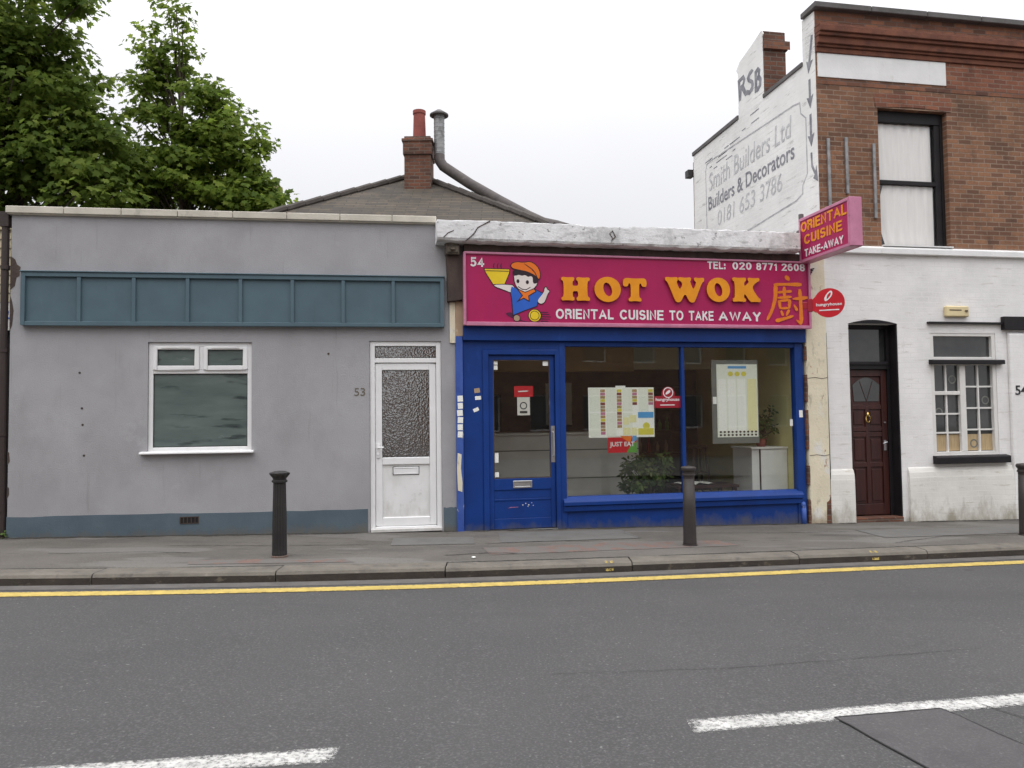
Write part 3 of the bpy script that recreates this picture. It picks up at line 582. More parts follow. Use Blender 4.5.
b = MB(); b.prism_x([(-.075, 1.052), (.05, 1.052), (.05, 1.09), (-.06, 1.077), (-.075, 1.07)], -3.855, -2.522); b.build('sill', 'upvc', wf, bevel=.003)
# white door
u0, u1, z0, z1 = -1.108, -.198, .03, 2.444
df = MB(); df.ring(u0, u1, z0, z1, .065, .02, .09, wb=.05); df.box(u0 + .065, u1 - .065, .02, .09, 2.165, 2.225)
df = df.build('door_frame', 'upvc', BL, bevel=.006)
b = MB(); b.box(u0 - .02, u1 + .015, .006, .03, z1, z1 + .02); b.box(u0 - .012, u0, .004, .03, z0, z1); b.box(u1, u1 + .012, .004, .03, z0, z1); b.build('reveal_shade_strip', 'seal_and_shade', df)  # black strips colour in the shade around the door frame
b = MB(); b.box(u0 + .065, u1 - .065, .05, .06, 2.225, 2.379); b.build('transom_pane', 'obscure_pane', df)
b = MB(); b.ring(u0 + .065, u1 - .065, 2.225, 2.379, .008, .044, .051); b.build('pane_seal', 'seal_and_shade', df)
a0, a1 = u0 + .068, u1 - .068
lf = MB(); lf.ring(a0, a1, .085, 2.155, .085, .035, .085, wt=.085, wb=.11); lf.box(a0 + .085, a1 - .085, .035, .085, .86, .955)
lf = lf.build('door', 'upvc', BL, bevel=.008)
b = MB(); b.box(a0 + .085, a1 - .085, .055, .065, .955, 2.07); b.build('pane', 'obscure_pane', lf)
b = MB(); b.ring(a0 + .085, a1 - .085, .955, 2.07, .007, .049, .056); b.build('pane_seal', 'seal_and_shade', lf)
b = MB(); b.box(a0 + .085, a1 - .085, .055, .075, .195, .86); b.build('lower_panel', 'upvc_dirty', lf)
b = MB(); b.ring(-.815, -.495, .738, .828, .016, .042, .056); b.box(-.799, -.511, .046, .054, .754, .812); b.build('letterbox', 'upvc', lf, bevel=.003)
b = MB(); b.ring(-.823, -.487, .730, .836, .009, .050, .0552); b.build('letterbox_surround', 'seal_and_shade', lf)
b = MB(); b.box(-1.025, -.985, .02, .036, .955, 1.125); b.tube([(-1.005, .022, 1.085), (-1.005, -.02, 1.085), (-.935, -.024, 1.085)], .011); b.tube([(-1.005, .022, .995), (-1.005, .012, .995)], .014); b.build('handle', 'upvc', lf)
b = MB(); b.prism_x([(-.05, .055), (.10, .055), (.10, .03), (-.05, .022)], u0 + .01, u1 - .005); b.build('threshold', 'upvc_dirty', df)
text('53', 'house_number', 'numeral', BL, on(0), -1.300, -1.165, 1.745, 1.845, .004, .0)
for px, pz in ((-4.52, 1.42), (-4.50, 1.05), (-4.53, 1.62), (-4.56, 2.05), (-1.62, 2.28), (-2.2, .62)): b = MB(); b.prism(disc(px, pz, .014, 8), -.003, 0); b.build('wall_plug', 'old_wood', BL)
b = MB(); b.ring(-3.395, -3.173, .197, .283, .010, -.010, -.003)
for i in range(1, 5): xx = -3.395 + i * .0444; b.box(xx - .005, xx + .005, -.009, -.0035, .207, .273)
ab = b.build('air_brick', 'old_wood', BL)
b = MB(); b.box(-3.386, -3.182, -.0055, -.0042, .206, .274); b.build('vent_hole', 'dark_void', ab)
b = MB(); b.tube([(-5.43, .04, 3.95), (-5.43, .03, 2.5), (-5.415, .03, .1), (-5.415, .03, -.1)], .042, 12); b.box(-5.48, -5.38, -.01, .09, 3.82, 4.0)
for zz in (3.3, 2.3, 1.3, .4): b.lathe([(.05, zz), (.05, zz + .05)], (-5.425, .032), 12)
b.build('downpipe', 'pipe', BL)

# ------------------------------------------------------------------ neighbour at the left edge
NB = thing('weatherboarded_building', 'cream weatherboarded building just seen past the dark downpipe', 'building', F_LEFT, (-7.5, .3, gz(-8)))
b = MB(); b.box(-10.5, -5.50, .40, .60, -.5, 2.60); b.box(-10.5, -5.5, .6, 5, -.5, 3.85); b.build('wall', 'dark_void', NB)
b = MB()
for i in range(8): zz = 2.95 + i * .112; b.prism_x([(.30, zz), (.315, zz + .112), (.40, zz + .112), (.40, zz)], -10.5, -5.492)
b.build('weatherboard', 'shiplap', NB)
b = MB(); b.box(-10.5, -5.492, .28, .41, 3.848, 3.93); b.build('eaves_board', 'shiplap', NB)
b = MB(); b.box(-10.5, -5.492, .31, .41, 2.60, 2.95); b.build('bressummer', 'white_wood', NB)
text('2', 'plate_number', 'blue_vinyl', NB, on(.308), -5.57, -5.50, 2.74, 2.86, .004, .01)
GT = thing('iron_gate', 'dark iron gate with scrolls beside the grey building', 'gate', F_LEFT, (-6.1, .12, gz(-6.6)))
b = MB(); gb0 = gz(-6.6)
for i in range(12): xx = -6.75 + i * .115; b.tube([(xx, .12, gb0 + .05), (xx, .12, gb0 + 2.3)], .009, 8)
for zz in (.15, 1.3, 2.2): b.box(-6.80, -5.47, .105, .135, gb0 + zz, gb0 + zz + .04)
b.build('bars', 'black_iron', GT)
b = MB()
for i in range(11):
    cx = -6.69 + i * .115; b.tube([(cx + .045 * math.cos(t * .5) * (1 - t / 18), .10, gb0 + 2.42 + .055 * math.sin(t * .5) * (1 - t / 18)) for t in range(14)], .007, 6)
b.build('scrollwork', 'steel', GT)

# ------------------------------------------------------------------ take-away shop (middle)
SH = thing('takeaway_shop', 'single storey takeaway shop with bright blue shopfront and grimy white cornice', 'shop', F_MID, (2.5, 0, gz(1.8)))
b = MB(); b.box(.0, 5.0, .04, .26, 2.70, 3.72); b.box(.0, .10, .12, 4.2, -.5, 3.72); b.box(5.0, 5.25, .2, 4.2, -.5, 3.72); b.box(.1, 5.0, 4.0, 4.2, -.5, 3.72)
b.build('wall', 'render_grey', SH)
b = MB(); b.box(.1, 5.0, .26, 4.0, 3.60, 3.70); b.build('flat_roof', 'stone', SH)
# interior lining
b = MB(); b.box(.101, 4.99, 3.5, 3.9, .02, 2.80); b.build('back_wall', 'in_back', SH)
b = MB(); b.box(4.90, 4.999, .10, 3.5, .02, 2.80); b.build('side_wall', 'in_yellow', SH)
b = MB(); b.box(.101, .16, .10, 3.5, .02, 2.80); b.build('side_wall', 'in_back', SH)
b = MB(); b.box(.16, 4.90, .10, 3.5, 2.72, 2.80); b.build('ceiling', 'in_ceiling', SH)
b = MB(); b.box(.16, 4.90, .10, 3.5, -.2, .02); b.build('shop_floor', 'in_floor', SH)
b = MB(); b.box(.16, 3.05, 1.75, 1.90, 2.16, 2.72); b.build('bulkhead', 'in_tan', SH)
b = MB(); b.box(3.05, 4.90, 2.7, 2.8, 2.25, 2.72); b.build('bulkhead', 'in_ceiling', SH)
# cornice: slab with broken end block
b = MB(); n = 60; xs = [-.262 + (4.79 + .262) * i / n for i in range(n + 1)]; vs = []
for i, x in enumerate(xs):                             # hand-patched top and bottom edges
    e = random.uniform(-.010, .010); e2 = random.uniform(-.009, .009); dn = .02 if 22 < i < 31 else 0
    for yy, zz in ((.04, 3.69), (-.19, 3.695 + e2), (-.235, 3.71 + e2), (-.25 + e * .4, 3.74), (-.25 + e2 * .4, 3.955 + e - dn), (-.246, 3.968 + e * .6 - dn), (.20, 3.975 + e * .6 - dn), (.26, 3.72)): vs.append((x, yy, zz))
b.add(vs, [(i * 8 + k, i * 8 + (k + 1) % 8, (i + 1) * 8 + (k + 1) % 8, (i + 1) * 8 + k) for i in range(n) for k in range(8)]); b.add(vs[:8], [tuple(range(7, -1, -1))]); b.add(vs[-8:], [tuple(range(8))])
cn = b.build('cornice', 'cornice', SH)
for pts in ([(.10, 3.70), (.20, 3.79), (.26, 3.88), (.42, 3.97)], [(2.06, 3.80), (2.02, 3.86), (2.06, 3.90), (2.10, 3.82), (2.05, 3.78)], [(-.18, 3.74), (-.12, 3.80), (-.05, 3.83)]):
    b = MB(); b.tube([(a, -.252, c) for a, c in pts], .007, 6); b.build('hanging_wire', 'old_wood', cn)
b = MB(); b.box(.10, 5.0, -.10, .04, 3.585, 3.70); b.build('cornice_bed', 'old_wood', SH)
# corbel and pilaster at the left
b = MB(); b.box(-.14, .03, -.16, .04, 3.55, 3.66); b.lathe([(.085, 3.66), (.098, 3.69), (.085, 3.73), (.04, 3.76)], (-.055, -.07), 14); b.box(-.125, .015, -.175, -.16, 3.57, 3.64); b.lathe([(.02, 3.59), (.035, 3.60), (.035, 3.61), (.02, 3.62)], (-.055, -.18), 10)
co = b.build('corbel', 'carved', SH, bevel=.006)
b = MB(); b.prism([(-.115, 2.945), (-.12, 3.30), (-.13, 3.55), (.03, 3.55), (.10, 3.55), (.10, 2.98), (.02, 2.96)], -.09, .04); b.build('corbel_post', 'old_wood', SH, bevel=.008)
b = MB(); b.box(-.012, .100, -.03, .12, 2.505, 2.96); b.build('pilaster_board', 'tan', SH, bevel=.004)
b = MB(); b.box(-.085, -.014, -.02, .0, 2.42, 2.945); b.build('pilaster_strip', 'cream', SH)
b = MB(); b.box(-.014, .078, -.035, .12, -.4, 2.503); b.build('pilaster', 'blue_worn', SH, bevel=.004)
b = MB(); b.prism([(-.0, .52), (.055, .50), (.06, .62), (.04, .80), (.052, .98), (.0, 1.0), (-.01, .8)], -.039, -.035); b.build('bare_patch', 'cream', SH)
# cream pillar at the right
b = MB(); pts = [(4.965, -.4), (5.29, -.4), (5.285, .5), (5.29, 3.66), (4.955, 3.66), (4.96, 1.2)]
b.prism(pts, -.045, .20); b.build('pillar', 'cream', SH, bevel=.012)
for k, (z0, z1, wd) in enumerate(((-.1, .25, .03), (.45, .72, .018), (.95, 1.5, .022), (1.62, 2.0, .03), (2.2, 2.4, .012))):
    b = MB(); n = 7; b.prism([(4.935, z0)] + [(4.962 + wd * .55 * (.3 + .7 * random.random()) * math.sin(math.pi * (i + .3) / (n + .6)), z0 + (z1 - z0) * i / n) for i in range(n + 1)] + [(4.935, z1)], -.048, .0); b.build('bare_brick', 'brick_chimney', SH)
b = MB(); b.prism([(5.21, -.13), (5.275, -.13), (5.275, .28), (5.25, .22), (5.215, .2)], -.048, -.04); b.build('bare_brick', 'brick_chimney', SH)
for zz in (1.95, .86): b = MB(); b.tube([(4.97, -.0455, zz), (5.08, -.0455, zz + .012), (5.2, -.0455, zz - .006), (5.285, -.0455, zz + .01)], .004, 5); b.build('crack', 'old_wood', SH)
b = MB(); b.tube([(5.292, -.03, -.1), (5.288, -.03, .5), (5.293, -.03, .95), (5.29, -.03, 2.6)], [.014, .012, .005, .005], 6); b.build('crack', 'dark_void', SH)
# shopfront timber
b = MB(); b.box(.082, .34, .0, .10, -.3, 2.45)
b.box(.34, .414, -.02, .10, -.3, 2.335); b.box(1.309, 1.37, -.02, .10, -.3, 2.335); b.box(.414, 1.309, -.02, .10, 2.27, 2.335); b.box(.34, 1.37, .0, .10, 2.335, 2.45)
b.box(1.37, 1.452, -.005, .10, -.3, 2.45)
b.box(1.452, 4.80, .0, .10, 2.385, 2.45); b.box(4.80, 4.93, -.01, .10, -.3, 2.45)
b.box(3.098, 3.142, .0, .09, .39, 2.385)
b.build('shopfront_frame', 'blue', SH, bevel=.005)
b = MB(); b.box(.082, 4.95, -.06, .12, 2.452, 2.64); b.build('header_beam', 'blue', SH, bevel=.004)
b = MB(); b.box(1.452, 4.80, .01, .10, -.3, .20); b.prism_x([(-.03, .20), (.10, .20), (.10, .275), (-.02, .275), (-.035, .262)], 1.40, 4.86); b.prism_x([(-.055, .276), (.10, .276), (.10, .39), (.02, .39), (-.045, .335), (-.055, .32)], 1.40, 4.86)
b.build('stallriser', 'blue', SH, bevel=.003)
for a0, a1 in ((1.452, 3.098), (3.142, 4.80)):
    b = MB(); b.box(a0, a1, .052, .060, .39, 2.385); b.build('shop_window', 'glass', SH)
b = MB(); b.tube([(4.865, -.03, -.14), (4.865, -.03, .16)], .033, 12); b.tube([(4.865, -.03, .14), (4.865, -.02, .185), (4.865, .06, .205)], .036, 12); b.build('waste_pipe', 'blue_worn', SH, smooth=True)
# blue door
zb = -.005
b = MB(); b.ring(.418, 1.305, zb, 2.266, .062, .02, .065, wt=.062, wb=.0); b.box(.48, 1.243, .02, .065, .50, .65); b.box(.48, 1.243, .026, .065, zb, .13); b.box(.48, 1.243, .032, .06, .13, .36); b.box(.48, 1.243, .026, .065, .36, .385); b.box(.48, 1.243, .032, .06, .385, .50)
dr = b.build('door', 'blue', SH, bevel=.004)
b = MB(); b.box(.48, 1.243, .04, .047, .65, 2.204); b.build('pane', 'glass', dr)
b = MB(); b.ring(.48, 1.243, .65, 2.204, .012, .022, .04); b.build('glazing_bead', 'old_wood', dr)
b = MB(); b.ring(.730, .985, .525, .618, .02, .008, .02); b.box(.75, .965, .012, .02, .545, .598); b.build('letterbox', 'steel', dr, bevel=.003)
b = MB(); b.box(1.249, 1.303, .012, .02, .85, 1.33); b.tube([(1.275, .012, 1.25), (1.275, -.03, 1.24), (1.275, -.03, .94), (1.275, .012, .93)], .011); b.tube([(1.275, .012, 1.30), (1.275, .004, 1.30)], .014); b.build('handle', 'steel', dr)
b = MB(); b.box(.41, 1.31, -.06, .10, -.3, -.012); b.build('threshold', 'smooth_patch', SH)
# scuffs on the kick panel
for xx, zz, rr in ((.86, .30, .008), (.90, .32, .007), (.94, .30, .009), (.98, .325, .006), (.93, .28, .006), (1.0, .29, .006)):
    b = MB(); b.prism(disc(xx, zz, rr, 7), .0305, .032); b.build('paint_chip', 'laminate', dr)
b = MB(); b.prism([(.66, .262), (.70, .27), (.80, .272), (.80, .276), (.70, .278)], .0305, .032); b.build('paint_chip', 'pink_trim', dr)

# main sign
SG = thing('shop_sign', 'long magenta fascia sign reading HOT WOK in raised orange letters', 'sign', F_MID, (2.55, -.1, 2.65))
SU0, SU1, SZ0, SZ1, SY = .093, 4.986, 2.653, 3.576, -.14
b = MB(); b.box(SU0, SU1, SY + .012, -.062, SZ0, SZ1); b.build('sign_panel', 'magenta', SG)
b = MB(); b.ring(SU0 - .012, SU1 + .012, SZ0 - .012, SZ1 + .012, .032, SY - .012, -.061, wt=.026, wb=.042); b.build('sign_frame', 'pink_trim', SG, bevel=.006)
yf = SY + .012
def LT(loops, u0, u1, z0, z1, sm=2, grow=.012):
    f = lambda a, b_, h: (u0 + a * (u1 - u0), yf - h, z0 + b_ * (z1 - z0))    # unit square to the letter's box
    return shape(loops, 'letter', ['orange', 'letter_side'], SG, f, .038, grow, sm)
def fat(pts):       # keep corners crisp-ish but rounded: double the points near each corner
    q = []; n = len(pts)
    for i in range(n):
        a, b_, c = pts[i - 1], pts[i], pts[(i + 1) % n]
        for o_, t in ((a, .22), (c, .22)):
            q.append((b_[0] + (o_[0] - b_[0]) * t, b_[1] + (o_[1] - b_[1]) * t))
    return q
Hs = [(0, .0), (.0, .13), (.08, .17), (.08, .83), (0, .87), (0, 1), (.20, .97), (.44, 1), (.44, .87), (.38, .83), (.38, .62), (.60, .62), (.60, .83), (.54, .87), (.54, 1), (.78, .97), (1, 1), (1, .87), (.91, .83), (.91, .17), (1, .13), (1, 0), (.78, .03), (.54, 0), (.54, .13), (.60, .17), (.60, .42), (.38, .42), (.38, .17), (.44, .13), (.44, 0), (.20, .03)]
Ts = [(.24, 0), (.24, .12), (.34, .17), (.33, .76), (.24, .80), (.18, .64), (.02, .64), (0, .80), (.05, 1), (.5, .96), (.95, 1), (1, .80), (.98, .64), (.82, .64), (.76, .80), (.67, .76), (.66, .17), (.76, .12), (.76, 0), (.5, .035)]
Ws = [(0, 1), (0, .85), (.06, .80), (.25, .04), (.30, 0), (.39, .02), (.50, .38), (.61, .02), (.70, 0), (.75, .04), (.94, .80), (1, .85), (1, 1), (.86, .97), (.74, 1), (.74, .86), (.80, .82), (.715, .48), (.63, .84), (.66, .88), (.66, 1), (.50, .97), (.33, 1), (.33, .88), (.42, .80), (.44, .70), (.365, .48), (.285, .82), (.32, .86), (.32, 1), (.16, .97)]
Ks = [(0, 0), (0, .14), (.08, .18), (.08, .82), (0, .86), (0, 1), (.22, .97), (.49, 1), (.49, .86), (.42, .82), (.42, .62), (.60, .82), (.55, .86), (.55, 1), (.76, .97), (.97, 1), (.97, .86), (.87, .82), (.68, .60), (.92, .18), (1, .14), (1, 0), (.80, .02), (.62, 0), (.42, .38), (.40, .17), (.47, .13), (.47, 0), (.22, .03)]
def Oh(): return [disc(.5, .5, .5, 36), [( .5 + .175 * math.cos(a) - .05 * math.sin(a), .5 + .29 * math.sin(a)) for a in [2 * math.pi * i / 28 for i in range(28)]][::-1]]
LT([fat(Hs)], 1.377, 1.757, 2.975, 3.285); LT(Oh(), 1.829, 2.187, 2.968, 3.296, 0); LT([fat(Ts)], 2.224, 2.553, 2.978, 3.292)
LT([fat(Ws)], 2.82, 3.385, 2.975, 3.322, 2, 0); LT(Oh(), 3.424, 3.757, 2.995, 3.322, 0); LT([fat(Ks)], 3.80, 4.215, 2.995, 3.338, 2, 0)
def arc(cx, cy, rx, ry, a0, a1, n=12): return [(cx + rx * math.cos(R(a0 + (a1 - a0) * i / n)), cy + ry * math.sin(R(a0 + (a1 - a0) * i / n))) for i in range(n + 1)]
GLYPH = {   # centre lines on a unit cap height: width, strokes
    'A': (.70, [[(0, 0), (.35, 1), (.70, 0)], [(.13, .32), (.57, .32)]]), 'C': (.64, [arc(.34, .5, .34, .5, 42, 318, 18)]), 'E': (.50, [[(.5, 0), (0, 0), (0, 1), (.5, 1)], [(0, .52), (.45, .52)]]),
    'I': (.0, [[(0, 0), (0, 1)]]), 'K': (.56, [[(0, 0), (0, 1)], [(.52, 1), (.02, .40)], [(.18, .60), (.56, 0)]]), 'L': (.45, [[(0, 1), (0, 0), (.45, 0)]]), 'N': (.52, [[(0, 0), (0, 1), (.52, 0), (.52, 1)]]),
    'O': (.70, [arc(.35, .5, .35, .5, 90, 450, 24)]), 'R': (.53, [[(0, 0), (0, 1), (.33, 1)] + arc(.33, .76, .19, .24, 90, -90, 8) + [(0, .52)], [(.32, .52), (.48, .36), (.53, 0)]]),
    'S': (.52, [arc(.26, .75, .25, .25, 25, 250, 10) + arc(.26, .26, .26, .26, 75, -155, 10)]), 'T': (.58, [[(0, 1), (.58, 1)], [(.29, 1), (.29, 0)]]), 'U': (.52, [[(0, 1), (0, .28)] + arc(.26, .27, .26, .27, 180, 360, 10) + [(.52, 1)]]),
    'W': (.92, [[(0, 1), (.23, 0), (.46, .96), (.69, 0), (.92, 1)]]), 'Y': (.62, [[(0, 1), (.31, .44), (.62, 1)], [(.31, .44), (.31, 0)]]), '-': (.26, [[(0, .38), (.26, .38)]]), ':': (.0, [[(0, .0), (0, .12)], [(0, .56), (0, .68)]]),
    '0': (.46, [arc(.23, .5, .23, .5, 90, 450, 22)]), '1': (.20, [[(0, .74), (.20, 1), (.20, 0)]]), '2': (.46, [arc(.23, .74, .23, .26, 170, -25, 9) + [(0, 0), (.46, 0)]]), '4': (.48, [[(.48, .24), (0, .24), (.34, 1), (.36, 0)]]),
    '5': (.46, [[(.42, 1), (.08, 1), (.03, .50)] + arc(.22, .32, .24, .32, 135, -150, 12)]), '6': (.46, [arc(.25, .55, .25, .45, 60, 180, 8) + arc(.23, .31, .23, .31, 180, -180, 16)]), '7': (.46, [[(0, 1), (.46, 1), (.16, 0)]]),
    '8': (.46, [arc(.23, .75, .205, .25, 90, 450, 16), arc(.23, .27, .23, .27, 90, 450, 16)])}
def grotesk(word, m, parent, fn, x0, x1, y0, y1, sw=.19, gap=.13, t=.005):
    """one word of bold sans lettering filling the box x0..x1, y0..y1"""
    tot = sum(GLYPH[c][0] + sw for c in word) + gap * (len(word) - 1); H_ = y1 - y0; kx = (x1 - x0) / tot; b = MB(); P = 0; base = BASE[parent.name]
    for gi, c in enumerate(word):
        wd, strokes = GLYPH[c]
        for si, st in enumerate(strokes):
            q = [Vector(((P + sw / 2 + x), sw / 2 + y * (1 - sw))) for x, y in st]; cl = (q[0] - q[-1]).length < 1e-6
            L0, L1 = [], []
            for i, p in enumerate(q):
                d0 = (p - q[i - 1]).normalized() if i else ((q[-1] - q[-2]).normalized() if cl else None); d1 = (q[i + 1] - p).normalized() if i < len(q) - 1 else ((q[1] - q[0]).normalized() if cl else None)
                d0 = d0 or d1; d1 = d1 or d0; n0 = Vector((-d0.y, d0.x)); n1 = Vector((-d1.y, d1.x)); mm = n0 + n1; k = sw / 2 * min(2.0, 2 / max(.3, mm.length_squared / 1)) ; mm = mm * (k / 1)
                e = Vector((0, 0))
                if not cl and i == 0: e = -d1 * (sw / 2 if abs(d1.x) < .05 or abs(d1.y) < .05 else .04)
                if not cl and i == len(q) - 1: e = d0 * (sw / 2 if abs(d0.x) < .05 or abs(d0.y) < .05 else .04)
                L0.append(p + e + mm); L1.append(p + e - mm)
            n = len(q); cv = lambda v, h: fn(x0 + v.x * kx, y0 + min(1.0, max(0.0, v.y)) * H_, h); tt = t + .0006 * ((gi + si) % 3)
            v = [cv(a, tt) for a in L0] + [cv(a, tt) for a in L1] + [cv(a, 0) for a in L0] + [cv(a, 0) for a in L1]
            b.add(v, [(i, i + 1, n + i + 1, n + i) for i in range(n - 1)] + [(2 * n + i, 2 * n + i + 1, i + 1, i) for i in range(n - 1)] + [(n + i, n + i + 1, 3 * n + i + 1, 3 * n + i) for i in range(n - 1)] + [(0, n, 3 * n, 2 * n), (n - 1, 2 * n - 1, 4 * n - 1, 3 * n - 1)])
        P += wd + sw + gap
    return b.build('lettering', m, parent)
SF = on(yf)
for wd, a0, a1 in (('ORIENTAL', 1.302, 2.095), ('CUISINE', 2.182, 2.80), ('TO', 2.885, 3.085), ('TAKE', 3.165, 3.525), ('AWAY', 3.60, 4.232)):
    grotesk(wd, 'white_vinyl', SG, SF, a0, a1, 2.735, 2.868)
for wd, a0, a1 in (('TEL:', 3.452, 3.69), ('020', 3.785, 4.04), ('8771', 4.105, 4.385), ('2608', 4.45, 4.77)):
    grotesk(wd, 'white_vinyl', SG, SF, a0 + (a0 - 3.452) * .115, a1 + (a1 - 3.452) * .115, 3.45, 3.556)
grotesk('54', 'white_vinyl', SG, SF, .172, .355, 3.398, 3.522)
# the brush-stroke character
def stroke(p, ws):
    p = [(4.317 + (x - 560) * .00221, 3.384 - (y - 178) * .00211) for x, y in p]; lft, rgt = [], []
    for i, (x, y) in enumerate(p):
        a = p[max(i - 1, 0)]; c = p[min(i + 1, len(p) - 1)]; d = Vector((c[0] - a[0], c[1] - a[1])).normalized(); n_ = Vector((-d.y, d.x)) * ws[i] * .66
        lft.append((x + n_.x, y + n_.y)); rgt.append((x - n_.x, y - n_.y))
    return lft + rgt[::-1]
for k, (p, ws) in enumerate([([(694, 182), (712, 195), (724, 210)], (.03, .05, .02)), ([(614, 240), (700, 236), (808, 236)], (.035, .026, .05)),
        ([(628, 236), (624, 330), (600, 410), (562, 478)], (.05, .042, .035, .03)), ([(640, 292), (690, 286), (738, 282)], (.03, .024, .034)), ([(686, 252), (686, 328)], (.04, .03)),
        ([(638, 328), (735, 319)], (.026, .034)), ([(648, 343), (655, 402)], (.036, .03)), ([(650, 348), (722, 340)], (.024, .03)), ([(722, 338), (716, 398)], (.04, .03)), ([(655, 398), (716, 394)], (.024, .024)),
        ([(660, 412), (672, 448)], (.022, .034)), ([(716, 405), (694, 446)], (.034, .02)), ([(620, 482), (680, 466), (744, 446)], (.045, .03, .026)),
        ([(742, 334), (848, 322)], (.028, .044)), ([(792, 268), (797, 380), (798, 494)], (.045, .034, .05)), ([(800, 500), (764, 474)], (.05, .012)), ([(750, 372), (770, 412)], (.014, .04))]):
    shape([stroke(p, ws)], 'character_stroke', 'han_orange', SG, SF, .004 + .0006 * k, 0, 1)
# emblem: boy in a cap riding a scooter and holding up a bowl
def EM(lp, m, t, grow=0, sm=1, name='emblem'):
    lp = [(.17 + x * .001365, 3.614 - y * .001345) for x, y in lp]
    return shape([lp], name, m, SG, SF, t, grow, sm)
def EMO(lp, m, t, sm=1, g=.011):
    EM(lp, 'black_vinyl', t, g, sm); EM(lp, m, t + .0012, 0, sm)
EM([(340, 600), (400, 595), (420, 640), (540, 690), (690, 685), (700, 690), (540, 698), (420, 660), (345, 625)], 'purple_vinyl', .002)
for yy in (585, 605, 628, 650, 672): EM([(680, yy), (780 - abs(628 - yy) * .6, yy + 4), (780 - abs(628 - yy) * .6, yy + 12), (680, yy + 12)], 'purple_vinyl', .002, 0, 0)
EMO([(140, 180), (378, 180), (374, 215), (330, 320), (222, 326), (150, 212)], 'yellow_vinyl', .003, 0)
EM([(146, 194), (374, 194), (372, 201), (148, 201)], 'black_vinyl', .0052, 0, 0)
for xx in (225, 262, 296): EM([(xx, 170), (xx - 8, 145), (xx + 6, 120), (xx + 14, 122), (xx + 4, 146), (xx + 12, 170)], 'purple_vinyl', .002)
EMO([(225, 332), (330, 328), (430, 335), (400, 408), (330, 380), (240, 350)], 'skin_vinyl', .0035)
EMO([(398, 345), (460, 372), (530, 398), (620, 370), (705, 410), (650, 480), (640, 530), (520, 575), (412, 620), (402, 470), (388, 385)], 'blue_vinyl', .0045, 0)
EMO([(655, 470), (715, 395), (722, 350), (738, 345), (746, 372), (772, 382), (748, 412), (720, 490), (684, 512), (652, 492)], 'skin_vinyl', .0055)
EMO([(420, 225), (520, 205), (630, 235), (650, 300), (636, 335), (590, 378), (530, 398), (465, 368), (432, 318)], 'skin_vinyl', .006)
EM([(408, 185), (500, 180), (650, 230), (668, 285), (640, 312), (606, 312), (606, 250), (585, 238), (560, 250), (530, 228), (500, 240), (470, 228), (440, 240), (412, 235)], 'black_vinyl', .0085)
EMO([(394, 130), (440, 106), (520, 112), (580, 98), (645, 135), (680, 205), (668, 275), (645, 240), (560, 195), (470, 180), (402, 165)], 'orange_vinyl', .0095)
EM([(525, 118), (620, 180), (655, 260), (648, 262), (612, 186), (522, 124)], 'black_vinyl', .0115)
EM(disc(460, 292, 15, 12, 19), 'black_vinyl', .0085, 0, 0); EM(disc(552, 300, 15, 12, 19), 'black_vinyl', .0085, 0, 0)
EM([(462, 340), (500, 366), (540, 370), (580, 345), (584, 350), (542, 378), (498, 374), (458, 346)], 'black_vinyl', .0085, 0, 0)
EMO([(466, 378), (530, 404), (612, 368), (630, 388), (558, 432), (562, 478), (515, 452), (475, 472), (508, 432)], 'orange_vinyl', .008, 0)
EM(disc(622, 625, 66, 24), 'black_vinyl', .005, 0, 0); EM(disc(620, 625, 58, 24), 'yellow_vinyl', .0062, 0, 0); EM(disc(620, 625, 46, 24), 'black_vinyl', .0072, 0, 0); EM(disc(620, 625, 40, 24), 'yellow_vinyl', .0084, 0, 0)
EM(disc(445, 652, 36, 20), 'black_vinyl', .005, 0, 0); EM(disc(445, 652, 29, 20), 'tan', .0062, 0, 0)
# projecting sign
PS = thing('projecting_sign', 'magenta projecting box sign reading ORIENTAL CUISINE TAKE-AWAY above the pavement', 'sign', F_MID, (4.93, -.1, 3.57))
b = MB(); b.box(4.862, 5.008, -1.25, -.13, 3.575, 4.175); b.build('sign_box', 'magenta', PS)
b = MB()
for ua, ub in ((4.85, 4.862), (5.008, 5.02)):
    b.box(ua, ub, -1.26, -.12, 4.15, 4.187); b.box(ua, ub, -1.26, -.12, 3.563, 3.60); b.box(ua, ub, -1.26, -1.225, 3.60, 4.15); b.box(ua, ub, -.155, -.12, 3.60, 4.15)
b.box(4.85, 5.02, -1.285, -1.26, 3.563, 4.187); b.box(4.862, 5.008, -1.26, -.12, 4.175, 4.187); b.box(4.862, 5.008, -1.26, -.12, 3.563, 3.575)
b.build('sign_frame', 'pink_trim', PS, bevel=.004)
PF = lambda a, b_, h: (4.862 - h, -a, b_)            # a = distance out from the wall
grotesk('ORIENTAL', 'orange', PS, PF, .165, 1.20, 3.985, 4.125); grotesk('CUISINE', 'orange', PS, PF, .235, 1.10, 3.80, 3.935); grotesk('TAKE-AWAY', 'white_vinyl', PS, PF, .24, 1.12, 3.63, 3.735)
b = MB(); b.tube([(4.93, .0, 3.75), (4.93, -.13, 3.75)], .02); b.tube([(4.93, .04, 4.05), (4.93, -.13, 4.05)], .02); b.tube([(4.93, -.06, 3.40), (4.93, -.06, 4.28)], .035); b.build('bracket', 'stone', PS)
b = MB()
for k in range(4): b.tube([(4.93 + .03 * k, -.07, 3.58 - .03 * k), (4.99, -.12 + .03 * k, 3.48), (5.05 + .02 * k, -.06, 3.42 + .03 * k), (5.10, .0, 3.5)], .008, 6)
b.build('cable', 'black_vinyl', PS)
